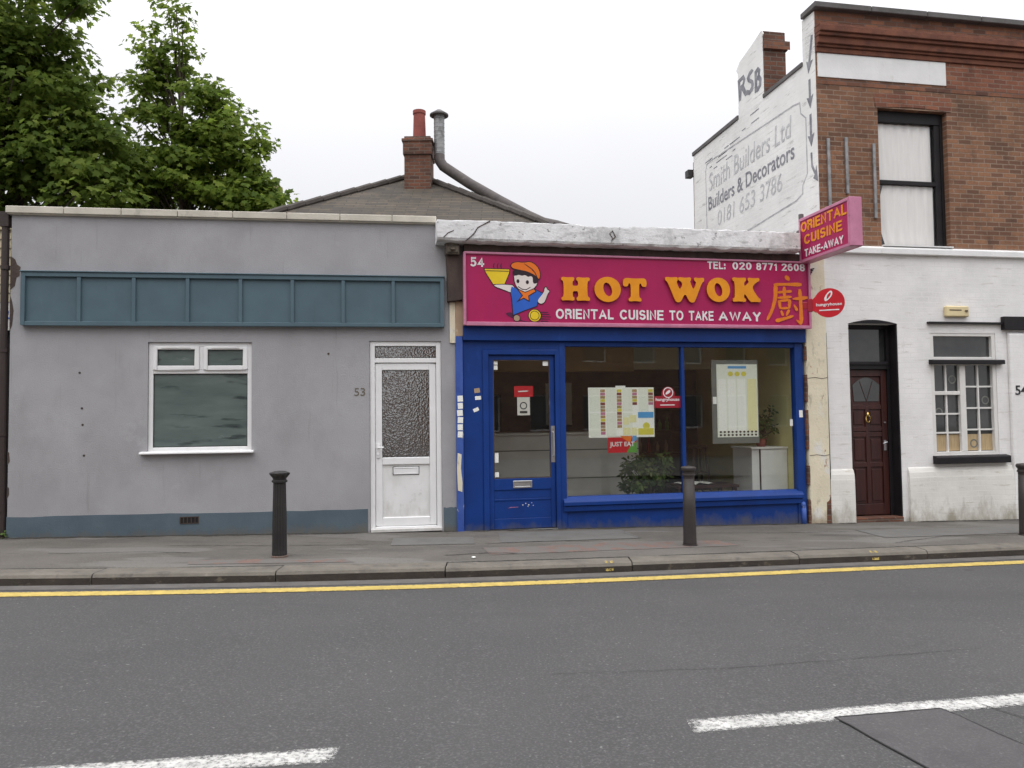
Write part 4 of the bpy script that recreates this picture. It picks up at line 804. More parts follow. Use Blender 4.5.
# round sign on a bracket, turned a little up the street
RS = thing('round_sign', 'small round red projecting sign with white emblem fixed beside the cream pillar', 'sign', fr(4.13, 9.95, -22), (0, 0, 2.70))
RF_ = lambda a, b_, h: (a, -.014 - h, b_)
shape([[(-.21, 2.93), (-.21, 2.80), (-.15, 2.76)] + [(.19 * math.cos(a), 2.885 + .19 * math.sin(a)) for a in [R(-155 + i * 10) for i in range(30)]] + [(-.17, 2.97)]], 'sign_plate', 'red', RS, lambda a, b_, h: (a, .014 - h, b_), .028)
shape([[(-.045, 2.90), (-.06, 2.94), (-.03, 3.0), (.02, 3.045), (.045, 3.03), (.04, 2.98), (.0, 2.93)], [(-.03, 2.93), (-.005, 2.945), (.025, 2.99), (.025, 3.015), (.015, 3.02), (-.02, 2.985)]], 'emblem', 'white_vinyl', RS, RF_, .003, 0, 1)
text('hungryhouse', 'lettering', 'white_vinyl', RS, RF_, -.155, .155, 2.835, 2.885, .003, .02)
shape([[(-.12, 2.783), (.12, 2.783), (.12, 2.797), (-.12, 2.797)]], 'underline', 'white_vinyl', RS, RF_, .003)
b = MB(); b.box(-.26, -.20, -.03, .03, 2.78, 2.95); b.box(-.32, -.24, -.012, .012, 2.82, 2.91); b.build('bracket', 'dark_red', RS, bevel=.004)

# ------------------------------------------------------------------ things stuck to the shop glass
GY = .051                                             # front face of the shop glass
def sticker(name, label, cat, u0, u1, z0, z1, m, y=GY, group=None, tilt=0, t=.002):
    o = thing(name, label, cat, F_MID, ((u0 + u1) / 2, y, z0), group)
    c, s = math.cos(R(tilt)), math.sin(R(tilt)); cx, cz = (u0 + u1) / 2, (z0 + z1) / 2
    b = MB(); b.prism([(cx + (a - cx) * c - (d - cz) * s, cz + (a - cx) * s + (d - cz) * c) for a, d in ((u0, z0), (u1, z0), (u1, z1), (u0, z1))], y - t, y - .0005)
    b.build('sheet', m, o); return o
BEH = .066                                            # just behind the glass
mp = sticker('menu_poster', 'wide unfolded takeaway menu with photo columns taped inside shop window', 'poster', 1.783, 2.716, 1.16, 1.835, 'menu_white', BEH + .003, tilt=0, t=.003)
b = MB(); 
for i in range(4):
    for j in range(2):
        a0 = 1.80 + i * .232; z0 = 1.175 + j * .335
        if i == 3 and j == 0: continue
        b.box(a0, a0 + .14, BEH - .0012, BEH, z0, z0 + .315)
b.build('print_column', 'menu_green', mp)
cols = (('food', 0), ('tan', 1), ('terracotta', 2), ('yellow_print', 3), ('food', 4), ('pink_trim', 5))
for mname, kk in cols:
    b = MB(); hit = 0
    for i, (a0, n0) in enumerate(((1.957, 14), (2.19, 12), (2.41, 5), (2.64, 5))):
        for k in range(n0):
            if (k * 5 + i * 3) % 6 != kk: continue
            zz = 1.81 - k * .044; b.box(a0 - .004, a0 + .062, BEH - .0022, BEH - .0002, zz - .037, zz); hit = 1
    if hit: b.build('food_photo', mname, mp)
b = MB()
for a0, z0, w_ in ((2.27, 1.19, .10), (2.39, 1.19, .075), (2.27, 1.33, .08), (2.36, 1.36, .10)): b.box(a0, a0 + w_, BEH - .0016, BEH - .0004, z0, z0 + .10)
b.build('tinted_panel', 'yellow_pale', mp)
b = MB(); b.box(2.484, 2.705, BEH - .0022, BEH - .0002, 1.42, 1.50); b.build('blue_block', 'sky_print', mp)
b = MB(); b.box(2.484, 2.705, BEH - .0022, BEH - .0002, 1.19, 1.28); b.prism(disc(2.60, 1.31, .05, 12), BEH - .003, BEH - .0023); b.build('yellow_block', 'yellow_print', mp)
b = MB(); b.box(2.17, 2.31, BEH - .001, BEH, 1.835, 1.86); b.build('folded_flap', 'paper', mp)
je = sticker('delivery_sticker', 'red and green delivery sticker reading JUST EAT below the wide menu', 'sticker', 2.05, 2.457, .953, 1.18, 'red', BEH + .002)
b = MB(); b.prism([(2.31, .953), (2.457, .953), (2.457, 1.10), (2.38, 1.06)], BEH - .0012, BEH - .0002); b.build('green_corner', 'green', je)
b = MB(); b.prism([(2.22, 1.18), (2.36, 1.08), (2.40, 1.18)], BEH - .0012, BEH - .0002); b.build('orange_corner', 'orange_vinyl', je)
b = MB(); b.prism([(2.40, 1.18), (2.39, 1.085), (2.457, 1.12), (2.457, 1.18)], BEH - .0012, BEH - .0002); b.build('blue_corner', 'sky_print', je)
text('JUST EAT', 'lettering', 'white_vinyl', je, on(BEH - .001), 2.075, 2.425, 1.02, 1.10, .001, .02)
hh = thing('ordering_sticker', 'red ordering sticker with round red emblem on the glass beside the mullion', 'sticker', F_MID, (2.915, GY, 1.55))
b = MB(); b.box(2.717, 3.096, GY - .002, GY - .0005, 1.553, 1.714); b.prism(disc(2.917, 1.745, .098, 24), GY - .0022, GY - .0007); b.build('sheet', 'dark_red', hh)
shape([disc(2.917, 1.762, .074, 20), disc(2.917, 1.762, .062, 20)[::-1]], 'emblem_ring', 'white_vinyl', hh, on(GY - .0022), .001)
shape([[(2.88, 1.73), (2.88, 1.76), (2.93, 1.80), (2.955, 1.79), (2.94, 1.755)]], 'emblem', 'white_vinyl', hh, on(GY - .0022), .001, 0, 1)
text('hungryhouse', 'lettering', 'white_vinyl', hh, on(GY - .0022), 2.735, 3.08, 1.635, 1.69, .001, .02); shape([[(2.80, 1.586), (3.01, 1.586), (3.01, 1.598), (2.80, 1.598)]], 'underline', 'white_vinyl', hh, on(GY - .0022), .001)
tm = thing('framed_menu', 'tall printed menu on grey board hanging inside right hand shop window', 'poster', F_MID, (3.93, .10, 1.07))
b = MB(); b.box(3.585, 4.29, .102, .114, 1.045, 2.215); b.build('backing_board', 'grey_board', tm, bevel=.003)
b = MB(); b.box(3.66, 4.275, .098, .102, 1.135, 2.155); b.build('sheet', 'menu_green', tm)
b = MB()
for c_ in range(3): b.box(3.68 + c_ * .145, 3.80 + c_ * .145, .0968, .098, 1.22, 1.95)
b.build('print_column', 'menu_white', tm)
b = MB(); b.box(4.12, 4.26, .0968, .098, 1.22, 1.95); b.build('print_column', 'yellow_pale', tm)
b = MB(); b.box(3.83, 4.11, .0965, .098, 2.095, 2.13); b.build('blue_heading', 'sky_print', tm)
b = MB()
for k in range(3): b.prism(disc(3.87 + k * .10, 2.02, .04, 12, .034), .0965, .098)
b.build('food_photo', 'yellow_print', tm)
b = MB()
for i in range(10):
    for j in range(2): b.prism(disc(3.705 + i * .059, 1.165 + j * .043, .018, 10, .015), .0965, .098)
b.build('dish_photo', 'dark_wood', tm)
b = MB(); b.box(3.60, 3.655, .099, .102, 1.60, 1.70); b.build('label', 'paper', tm)
rd = sticker('red_sign', 'small red notice with white lettering hung at the top of blue door glass', 'notice', .767, 1.022, 1.716, 1.86, 'red', .052)
shape([[(.82, 1.78), (.93, 1.785), (.965, 1.795), (.93, 1.80), (.82, 1.795)]], 'white_mark', 'white_vinyl', rd, on(.05), .001)
cd_ = sticker('grey_card', 'grey card with a dark ring printed on it hanging beneath the red notice', 'notice', .806, .976, 1.474, 1.712, 'laminate', .052)
shape([disc(.89, 1.60, .05, 16), disc(.89, 1.60, .036, 16)[::-1]], 'ring_print', 'black_numeral', cd_, on(.05), .001)
b = MB(); b.box(.84, .94, .0485, .0495, 1.50, 1.53); b.build('ink_bar', 'black_numeral', cd_)
for lab, a0, a1, z0, z1 in (('upper of two pinkish paper tabs in the top left corner of blue door glass', .494, .545, 2.142, 2.198), ('lower of two pinkish paper tabs in the top left corner of blue door glass', .494, .545, 2.075, 2.132),
        ('pale paper tab in the top right corner of blue door glass', 1.155, 1.228, 2.128, 2.19), ('narrow barcode slip low on the left of blue door glass', .494, .545, .86, .985), ('round white sticker at bottom left corner of blue door glass', .496, .55, .672, .735)):
    sticker('door_sticker', lab, 'sticker', a0, a1, z0, z1, 'paper', .0395, 'stickers on the blue door')
for lab, a0, a1, z0, z1, m, tl in (('orange and white sticker highest on the blue post left of door', .228, .302, 1.772, 1.832, 'tan', 8), ('small white printed sticker second on the blue post left of door', .238, .316, 1.682, 1.730, 'paper', 3),
        ('torn white sticker lowest on the blue post left of door', .212, .286, 1.530, 1.575, 'paper', 24), ('blue and white sticker on the far right blue shopfront post', 4.845, 4.90, 1.40, 1.50, 'paper', 2)):
    sticker('post_sticker', lab, 'sticker', a0, a1, z0, z1, m, -.001 if a0 < 1 else -.0105, 'stickers on the blue posts', tl)
sticker('window_tag', 'small white tag at the right edge of right hand shop window', 'sticker', 4.735, 4.78, 1.28, 1.375, 'paper', GY)
random.seed(5)
for k, lab in enumerate(('topmost white notice', 'second white notice from the top', 'third white notice from the top', 'fourth white notice from the top', 'fifth white notice from the top', 'lowest white notice')):
    z1 = 1.735 - k * .092; sticker('paper_notice', lab + ' stuck in a column on the worn blue pilaster', 'notice', .004 + random.uniform(-.006, .004), .072 + random.uniform(-.005, .003), z1 - .076, z1, 'menu_white', -.036, 'notices on the blue pilaster', random.uniform(-4, 4))

# ------------------------------------------------------------------ inside the shop
ct = thing('service_counter', 'long pale grey panelled counter behind the blue door and left window', 'counter', F_MID, (1.7, 1.9, .02))
b = MB(); b.box(.20, 3.05, 1.60, 2.2, .02, 1.17); b.build('counter_body', 'laminate', ct)
b = MB(); b.box(.18, 3.08, 1.56, 2.22, 1.17, 1.205); b.build('worktop', 'laminate', ct, bevel=.006)
b = MB(); b.box(.20, 3.05, 1.594, 1.60, .93, .945); b.box(.20, 3.05, 1.594, 1.60, .50, .51); b.build('panel_joint', 'grey_board', ct)
nb = sticker('wall_notice', 'white price notice on the wall behind counter seen through window', 'notice', 2.02, 2.50, 1.30, 2.05, 'menu_white', 3.5)
sv = thing('shelf_unit', 'dark wooden shelf unit with bottles against the back wall', 'shelf', F_MID, (4.0, 3.3, .02))
b = MB(); b.box(3.25, 3.30, 3.1, 3.48, .02, 2.0); b.box(4.40, 4.45, 3.1, 3.48, .02, 2.0)
for zz in (.3, .75, 1.15, 1.55, 1.95): b.box(3.30, 4.40, 3.1, 3.48, zz, zz + .035)
b.build('shelving', 'dark_wood', sv)
for zz, n_ in ((.335, 4), (.785, 6), (1.185, 7), (1.585, 5)):
    for k in range(n_):
        px = 3.36 + k * (1.0 / n_); g_ = thing('bottle', 'small bottle or jar standing on the dark shelf unit at the back', 'bottle', F_MID, (px, 3.28, zz), 'bottles on the back shelves')
        b = MB(); h_ = random.uniform(.16, .27); b.lathe([(.033, zz), (.036, zz + h_ * .6), (.014, zz + h_ * .8), (.014, zz + h_)], (px, 3.28), 12); b.build('glass_body', random.choice(['laminate', 'tan', 'dark_red', 'grey_board', 'green']), g_, smooth=True)
cb = thing('white_cabinet', 'white painted cabinet standing by yellow wall inside right window', 'cabinet', F_MID, (4.60, .9, .02))
b = MB(); b.box(4.335, 4.895, .42, 1.0, .02, .945); b.build('carcass', 'cab_white', cb, bevel=.004)
b = MB(); b.box(4.31, 4.898, .39, 1.02, .945, .972); b.build('cabinet_top', 'cab_white', cb, bevel=.004)
b = MB(); b.box(4.47, 4.885, .40, .42, .05, .93); b.build('door', 'cab_white', cb, bevel=.004)
b = MB(); b.box(4.452, 4.468, .405, .42, .03, .945); b.build('gap', 'dark_wood', cb)
tb = thing('low_table', 'low dark red coffee table with papers on it inside right window', 'table', F_MID, (3.75, .7, .02))
b = MB(); b.box(3.20, 4.15, .45, 1.0, .40, .44); b.build('tabletop', 'mahogany', tb, bevel=.006)
for xx in (3.24, 4.07):
    for yy in (.48, .93): b = MB(); b.box(xx, xx + .05, yy, yy + .05, .02, .40); b.build('leg', 'mahogany', tb)
pp = thing('newspaper', 'crumpled open newspaper lying on the low dark red table', 'newspaper', F_MID, (3.6, .7, .44))
b = MB(); n = 9; vs = []
for j in range(6):
    for i in range(n): vs.append((3.30 + i * .065 + .01 * math.sin(j * 3), .50 + j * .07, .447 + .035 * abs(math.sin(i * 1.1 + j * .7)) * (1 - abs(i - 4) / 8)))
b.add(vs, [(j * n + i, j * n + i + 1, (j + 1) * n + i + 1, (j + 1) * n + i) for j in range(5) for i in range(n - 1)]); b.build('pages', 'menu_white', pp)
stl = thing('wooden_stool', 'tall dark wooden bar stool beside the white cabinet inside shop', 'stool', F_MID, (3.98, 1.5, .02))
b = MB(); b.lathe([(.15, .92), (.165, .94), (.165, .965), (.15, .975)], (3.98, 1.5), 20); b.build('seat', 'dark_wood', stl, smooth=False)
for sx in (-1, 1):
    for sy in (-1, 1): b = MB(); b.tube([(3.98 + sx * .17, 1.5 + sy * .17, .02), (3.98 + sx * .09, 1.5 + sy * .09, .92)], .02, 8); b.build('leg', 'dark_wood', stl)
b = MB()
for zz, k in ((.30, .145), (.55, .122)):
    for sg in (-1, 1): b.tube([(3.98 - k, 1.5 + sg * k, zz), (3.98 + k, 1.5 + sg * k, zz)], .012, 6); b.tube([(3.98 + sg * k, 1.5 - k, zz), (3.98 + sg * k, 1.5 + k, zz)], .012, 6)
b.build('rung', 'dark_wood', stl)

# leaf clouds: many small folded leaves in one foliage mesh
def leaf_cloud(cent, rad, n, size, name, m, parent=None, lobed=False, droop=.35, up=.45, base=(0, 0, 0)):
    """cent (k,3), rad (k,3): ellipsoidal sprays; n leaves per spray"""
    k = len(cent); N = k * n; c = np.repeat(np.asarray(cent, float), n, 0); r = np.repeat(np.asarray(rad, float), n, 0)
    d = rng.normal(size=(N, 3)); d /= np.linalg.norm(d, axis=1)[:, None]; p = c + d * r * (rng.random((N, 1)) ** .45)
    nm = rng.normal(size=(N, 3)) * .55; nm[:, 2] = np.abs(nm[:, 2]) + up; nm[:, :2] += d[:, :2] * .8; nm[:, 1] -= .35; nm /= np.linalg.norm(nm, axis=1)[:, None]
    t = d.copy(); t[:, 2] -= droop; t += rng.normal(size=(N, 3)) * .5; t -= nm * (t * nm).sum(1)[:, None]; t /= np.linalg.norm(t, axis=1)[:, None]; s = np.cross(nm, t)
    sz = size * rng.uniform(.65, 1.25, (N, 1))
    if lobed: out2 = [(0, 0), (.55, .12), (.38, .38), (.62, .62), (.22, .66), (0, 1.08), (-.22, .66), (-.62, .62), (-.38, .38), (-.55, .12)]
    else: out2 = [(0, 0), (.26, .35), (.20, .72), (0, 1.0), (-.20, .72), (-.26, .35)]
    K = len(out2); V = np.empty((N, K, 3))
    for i, (a, b_) in enumerate(out2): V[:, i] = p + (s * a + t * b_ - nm * (.22 * abs(a) + .16 * b_ * b_)) * sz
    V = V.reshape(-1, 3) - np.array(base)
    me = bpy.data.meshes.new(name); me.vertices.add(N * K); me.vertices.foreach_set('co', V.ravel())
    me.loops.add(N * K); me.loops.foreach_set('vertex_index', np.arange(N * K)); me.polygons.add(N)
    me.polygons.foreach_set('loop_start', np.arange(0, N * K, K)); me.polygons.foreach_set('loop_total', np.full(N, K)); me.update(calc_edges=True)
    me.materials.append(MAT[m]); o = bpy.data.objects.new(name, me); COL.objects.link(o)
    if parent: o.parent = parent
    return o
def houseplant(name, label, u, y, z, pot_r, pot_h, cl, lr, nl, size, potm):
    t = thing(name, label, 'plant', F_MID, (u, y, z))
    b = MB(); b.lathe([(pot_r * .75, z), (pot_r, z + pot_h * .9), (pot_r * 1.08, z + pot_h * .9), (pot_r * 1.08, z + pot_h), (pot_r * .9, z + pot_h)], (u, y), 20); b.build('pot', potm, t)
    b = MB(); b.lathe([(pot_r * .9, z + pot_h - .02), (pot_r * .9, z + pot_h + .004)], (u, y), 16); b.build('soil', 'soil', t)
    b = MB()
    for c in cl: b.tube([(u, y, z + pot_h), ((u + c[0]) / 2 + .02, (y + c[1]) / 2, (z + pot_h + c[2]) / 2), c], [.012, .008, .004], 6)
    b.build('stem', 'bark', t)
    leaf_cloud([(c[0] - u, c[1] - y, c[2] - z) for c in cl], [lr] * len(cl), nl, size, 'foliage', 'leaf_house', t); return t
houseplant('potted_shrub', 'bushy green potted plant on the floor inside left shop window', 2.80, .55, .02, .17, .24, [(2.80 + random.uniform(-.26, .26), .55 + random.uniform(-.16, .22), random.uniform(.42, .88)) for _ in range(26)], (.13, .13, .11), 44, .075, 'dark_wood')
houseplant('potted_plant', 'small spindly plant in terracotta pot on top of white cabinet', 4.60, .62, .972, .085, .12, [(4.60 + random.uniform(-.13, .13), .62 + random.uniform(-.1, .1), random.uniform(1.14, 1.42)) for _ in range(16)] + [(4.75, .60, 1.50), (4.78, .56, 1.24)], (.075, .075, .07), 24, .065, 'terracotta')

# ------------------------------------------------------------------ brick building (right)
BR = thing('brick_building', 'two storey brown brick building with white painted ground floor and gable', 'building', F_RIGHT, (3, 0, gz(7.5)))
RD = (.315, 1.103, -.6, 2.74); RW = (1.632, 2.738, .818, 2.612); RU = (.90, 2.05, 3.872, 5.93)
UX = 8.0
b = MB(); b.wall(-.07, UX, -.5, 3.80, 0, .25, [RD, RW]); 
b.build('ground_floor_wall', 'white_brick', BR)
b = MB()                                               # curved head over the door
b.prism([(.315, 2.742), (.315, 2.74)] + [(.315 + .788 * i / 10, 2.742 + .055 * math.sin(math.pi * i / 10)) for i in range(1, 10)] + [(1.103, 2.74), (1.103, 2.742)], -.004, .0); b.build('door_arch', 'black_wood', BR)
b = MB()
for a0, a1 in ((-.06, .322), (1.195, UX)): b.prism_x([(-.05, -.5), (-.045, .50), (-.036, .58), (-.015, .64), (.001, .66), (.001, -.5)], a0, a1)
b.build('plinth', 'white_brick_low', BR, bevel=.028, seg=3, smooth=False)
b = MB(); b.prism_x([(-.05, 2.0), (.0, 2.0), (.0, 2.64), (-.05, 2.60)], 2.93, 3.45); b.box(2.93, 3.45, -.05, 0, -.5, 2.0); b.build('pier', 'white_brick', BR, bevel=.01)
b = MB(); b.box(2.84, 5.2, -.075, .0, 2.665, 2.862); b.build('lintel_beam', 'black_wood', BR, bevel=.005)
b = MB(); b.prism_x([(-.06, 3.752), (-.001, 3.752), (-.001, 3.868), (-.02, 3.866), (-.06, 3.84)], -.07, UX); b.build('string_course', 'white_render', BR, bevel=.008)
b = MB(); b.wall(-.07, UX, 3.80, 6.70, .002, .25, [RU]); b.build('upper_wall', 'brick_front', BR)
b = MB(); n = 12; b.prism([(RU[0] - .03, 5.935 + .0), *[(RU[0] - .03 + (RU[1] - RU[0] + .10) * i / n, 5.93 + .035 * math.sin(math.pi * i / n)) for i in range(n + 1)], *[(RU[1] + .10 - (RU[1] - RU[0] + .16) * i / n, 6.14 + .035 * math.sin(math.pi * (1 - i / n))) for i in range(n + 1)]], -.006, .002)
b.build('window_arch', 'brick_red', BR)
b = MB(); b.box(2.06, UX, -.004, .002, 6.30, 6.68); b.build('brick_band', 'brick_red', BR)
b = MB(); b.box(-.06, UX, -.007, .002, 6.225, 6.30); b.build('soot_band', 'brick_dark', BR)
b = MB(); b.box(-.05, 2.055, -.012, .002, 6.33, 6.68); b.build('painted_panel', 'white_render', BR)
b = MB()
for z0, z1, pr in ((6.685, 6.76, .03), (6.76, 6.80, .055), (6.80, 6.90, .085), (6.90, 6.95, .12), (6.95, 7.04, .15), (7.04, 7.075, .12)): b.box(-.075, UX, -pr, .25, z0, z1 - .001)
b.build('brick_cornice', 'brick_cornice', BR, bevel=.006)
b = MB(); b.box(-.065, UX, .0, .25, 7.075, 7.32); b.build('parapet', 'brick_dark', BR)
b = MB(); xs = [-.12 + i * .92 for i in range(10)]
for p, q in zip(xs, xs[1:]): b.box(p + .004, q - .004, -.09, .30, 7.32, 7.405)
b.build('coping', 'stone', BR, bevel=.008)
# gable side wall, painted white
SX = -.075
b = MB(); b.prism_x([(.012, -.5), (.012, 7.30), (.33, 7.318), (.33, 6.63), (1.50, 6.64), (2.38, 6.62), (4.30, 6.62), (4.34, -.5)][::-1], SX, SX + .22)
b.prism_x([(1.502, 6.61), (1.502, 7.66), (1.46, 7.70), (1.50, 7.77), (2.30, 7.60), (2.42, 7.50), (2.36, 7.42), (2.37, 6.61)][::-1], SX - .001, SX + .012)
sw = b.build('side_wall', 'white_side', BR)
b = MB(); b.box(-.07, UX, 4.1, 4.34, -.5, 6.5); b.box(UX - .2, UX, .25, 4.1, -.5, 6.5); b.build('rear_wall', 'brick_dark', BR)
b = MB(); b.box(.146, UX - .2, .25, 4.1, 6.40, 6.50); b.build('flat_roof', 'stone', BR)
b = MB(); b.box(SX - .02, SX + .25, .335, 1.50, 6.632, 6.70); b.box(SX - .02, SX + .25, 2.39, 4.33, 6.622, 6.70); b.build('gable_coping', 'stone', BR, bevel=.006)
b = MB(); b.box(SX - .10, SX + .02, 4.34, 4.5, 6.22, 6.36); b.build('gutter_end', 'black_iron', BR)
b = MB(); b.box(SX + .013, .345, 1.504, 2.30, 6.4, 7.45); b.box(SX + .013, .372, 1.48, 2.32, 7.45, 7.50); b.box(SX + .013, .40, 1.465, 2.34, 7.50, 7.60); b.prism_x([(1.51, 7.60), (1.51, 7.77), (1.56, 7.79), (2.28, 7.62), (2.28, 7.60)][::-1], SX + .013, .345)
ch = b.build('chimney', 'brick_chimney', BR, bevel=.006)
b = MB(); b.box(SX + .013, .402, 1.46, 1.465, 7.46, 7.60); b.build('soot_course', 'brick_dark', ch)
SD = lambda a, b_, h: (SX - .002 - h, -a, b_)           # a = -depth, so lettering reads towards the street
text('Smith Builders Ltd', 'lettering', 'paint_ink_mid', sw, SD, -3.62, -.68, 5.70, 6.04, .002, .004, .12)
text('Builders & Decorators', 'lettering', 'paint_ink_dark', sw, SD, -3.66, -.62, 5.34, 5.60, .002, .012, .0)
for wd, x0, x1 in (('0181', -3.28, -2.60), ('653', -2.42, -1.86), ('3786', -1.70, -1.0)): text(wd, 'lettering', 'paint_ink_mid', sw, SD, x0, x1, 4.96, 5.24, .002, .0, .12)
def line_loop(pts, wd, m, name, fn, par, closed=True):
    n = len(pts)
    for i in range(n if closed else n - 1):
        a, c = Vector(pts[i]), Vector(pts[(i + 1) % n]); d = (c - a).normalized() * wd / 2; q = Vector((-d.y, d.x))
        shape([[tuple(a - d + q), tuple(c + d + q), tuple(c + d - q), tuple(a - d - q)]], name, m, par, fn, .0012 + .0004 * (i % 2))
line_loop([(-3.75, 4.5), (-3.75, 6.12), (-3.70, 6.25), (-3.55, 6.27), (-.62, 6.15), (-.44, 6.12), (-.42, 5.95), (-.29, 5.83), (-.29, 5.0), (-.42, 4.86), (-.43, 4.74), (-.6, 4.68), (-3.75, 4.5)], .022, 'paint_ink', 'painted_border', SD, sw, False)
def arrow(x0, z0, x1, z1):
    a, c = Vector((x0, z0)), Vector((x1, z1)); d = (c - a).normalized(); q = Vector((-d.y, d.x)); L_ = (c - a).length; h = .16
    m_ = a + d * (L_ - h)
    shape([[tuple(a + q * .025), tuple(m_ + q * .025), tuple(m_ + q * .085 - d * .02), tuple(c), tuple(m_ - q * .085 - d * .02), tuple(m_ - q * .025), tuple(a - q * .025)]], 'painted_arrow', 'paint_ink_dark', sw, SD, .003)
arrow(-.07, 6.98, -.19, 6.46); arrow(-.165, 6.36, -.165, 5.93); arrow(-.165, 5.84, -.165, 5.36)
shape([[(-.19, 5.27), (-.15, 5.27), (-.14, 5.08), (-.08, 4.97), (-.05, 5.05), (-.02, 4.80), (-.14, 4.88), (-.10, 4.92), (-.18, 5.06)]], 'painted_arrow', 'paint_ink_dark', sw, SD, .003)
for lp, nm in (([[(-2.33, 6.93), (-2.36, 7.30), (-2.15, 7.31), (-2.10, 7.22), (-2.16, 7.13), (-2.04, 6.93), (-2.11, 6.93), (-2.24, 7.11), (-2.27, 6.93)], [(-2.28, 7.16), (-2.19, 7.17), (-2.16, 7.22), (-2.19, 7.26), (-2.29, 7.25)]], 0),
        ([[(-1.82, 7.24), (-1.86, 7.28), (-1.95, 7.27), (-2.03, 7.20), (-2.0, 7.13), (-1.88, 7.05), (-1.88, 6.99), (-1.95, 6.95), (-2.05, 7.0), (-2.06, 6.94), (-1.96, 6.89), (-1.85, 6.92), (-1.81, 7.0), (-1.83, 7.07), (-1.95, 7.16), (-1.95, 7.20), (-1.88, 7.22)]], 1),
        ([[(-1.77, 6.84), (-1.76, 7.19), (-1.65, 7.22), (-1.585, 7.15), (-1.61, 7.07), (-1.55, 6.99), (-1.57, 6.88), (-1.66, 6.83)], [(-1.70, 6.90), (-1.64, 6.90), (-1.61, 6.97), (-1.66, 7.02), (-1.70, 7.02)], [(-1.70, 7.08), (-1.66, 7.08), (-1.64, 7.13), (-1.67, 7.16), (-1.70, 7.15)]], 2)):
    shape(lp, 'graffiti', 'paint_ink_dark', sw, SD, .003, .008)
random.seed(11)
for k in range(23):
    v_, z_ = (random.uniform(2.3, 3.5), random.uniform(6.06, 6.32)) if k < 20 else (random.uniform(1.6, 2.3), random.uniform(6.3, 7.0))
    z_ = round(z_ / .075) * .075; l_ = random.uniform(.08, .30); a = MB(); a.box(SX - .0035, SX - .001, v_, v_ + l_, z_ - .007, z_ + .008); a.build('open_joint', 'paint_ink_dark', sw)
# old sign brackets on the brick
for xx, z0, z1 in ((.075, 4.35, 5.42), (.36, 4.62, 5.45), (.805, 4.28, 5.38)):
    b = MB(); b.box(xx - .022, xx + .022, -.035, .0, z0, z1); b.build('steel_channel', 'galv', BR, bevel=.004)
# upstairs sash window
u0, u1, z0, z1 = RU
b = MB(); b.ring(u0, u1, z0, z1, .05, .09, .20, wt=.17, wb=.05); b.box(u1 - .14, u1 - .05, .10, .20, z0 + .05, z1 - .17); b.box(u0 + .05, u1 - .14, .10, .17, 4.83, 4.895)
uw = b.build('sash_window', 'black_wood', BR, bevel=.005)
b = MB(); b.box(u0 + .05, u1 - .14, .13, .136, z0 + .05, 4.83); b.box(u0 + .05, u1 - .14, .14, .146, 4.895, z1 - .17); b.build('pane', 'glass_clear', uw)
b = MB(); n = 30; vs = []
for zz in (4.90, 5.80): vs += [(u0 + .06 + (u1 - u0 - .22) * i / n, .158 + .008 * math.sin(i * 1.3), zz) for i in range(n + 1)]
b.add(vs, [(i, i + 1, n + 2 + i, n + 1 + i) for i in range(n)]); b.build('curtain', 'curtain', uw, smooth=True)
b = MB(); vs = []; n = 24
for j in range(9):
    t = j / 8; zz = 3.915 + t * .93; l = u0 + .17 - .10 * math.sin(t * 3.1); r_ = u1 - .16
    vs += [(l + (r_ - l) * i / n, .15 + .008 * math.sin(i * 1.4 + t), zz + (.02 * math.sin((i / n) * 3.1) if j == 0 else 0)) for i in range(n + 1)]
b.add(vs, [(j * (n + 1) + i, j * (n + 1) + i + 1, (j + 1) * (n + 1) + i + 1, (j + 1) * (n + 1) + i) for j in range(8) for i in range(n)]); b.build('curtain', 'curtain', uw, smooth=True)
b = MB(); b.box(u0 - .02, u1 + .02, .25, .9, z0 - .1, z1 + .1); b.build('room_behind', 'dark_void', uw)
b = MB(); b.prism_x([(-.05, 3.874), (.10, 3.874), (.10, 3.90), (-.05, 3.892)], u0, u1); b.build('sill', 'white_render', uw)
# front door
u0, u1 = .315, 1.103
b = MB(); b.box(u0, u0 + .055, .16, .25, -.2, 2.74); b.box(u1 - .02, u1, .004, .25, -.2, 2.74); b.box(u1 - .075, u1 - .02, .16, .25, -.2, 2.74); b.box(u0 + .055, u1 - .075, .16, .25, 2.68, 2.74); b.box(u0 + .055, u1 - .075, .13, .25, 2.085, 2.20); b.box(u0 + .055, u1 - .075, .115, .13, 2.15, 2.185)
fdf = b.build('door_frame', 'black_wood', BR, bevel=.005)
b = MB(); b.box(u0 + .055, u1 - .075, .20, .208, 2.20, 2.68); b.build('transom_pane', 'dark_pane', fdf)
a0, a1, d0 = u0 + .057, u1 - .077, -.03
b = MB(); b.ring(a0, a1, d0, 2.083, .09, .175, .22, wt=.10, wb=.16); b.box((a0 + a1) / 2 - .03, (a0 + a1) / 2 + .03, .175, .22, d0 + .16, 1.55)
for zz in (.66, 1.10, 1.18, 1.50): b.box(a0 + .09, a1 - .09, .178, .22, zz, zz + .07)
b.box(a0 + .09, a1 - .09, .195, .22, d0 + .16, 1.98)
for x0, x1 in ((a0 + .115, (a0 + a1) / 2 - .055), ((a0 + a1) / 2 + .055, a1 - .115)):
    for p0, p1 in ((d0 + .20, .63), (.76, 1.07), (1.28, 1.47)): b.prism([(x0, p0), (x1, p0), (x1, p1), (x0, p1)], .184, .20)
fd = b.build('door', 'mahogany', BR, bevel=.006)
cx = (a0 + a1) / 2
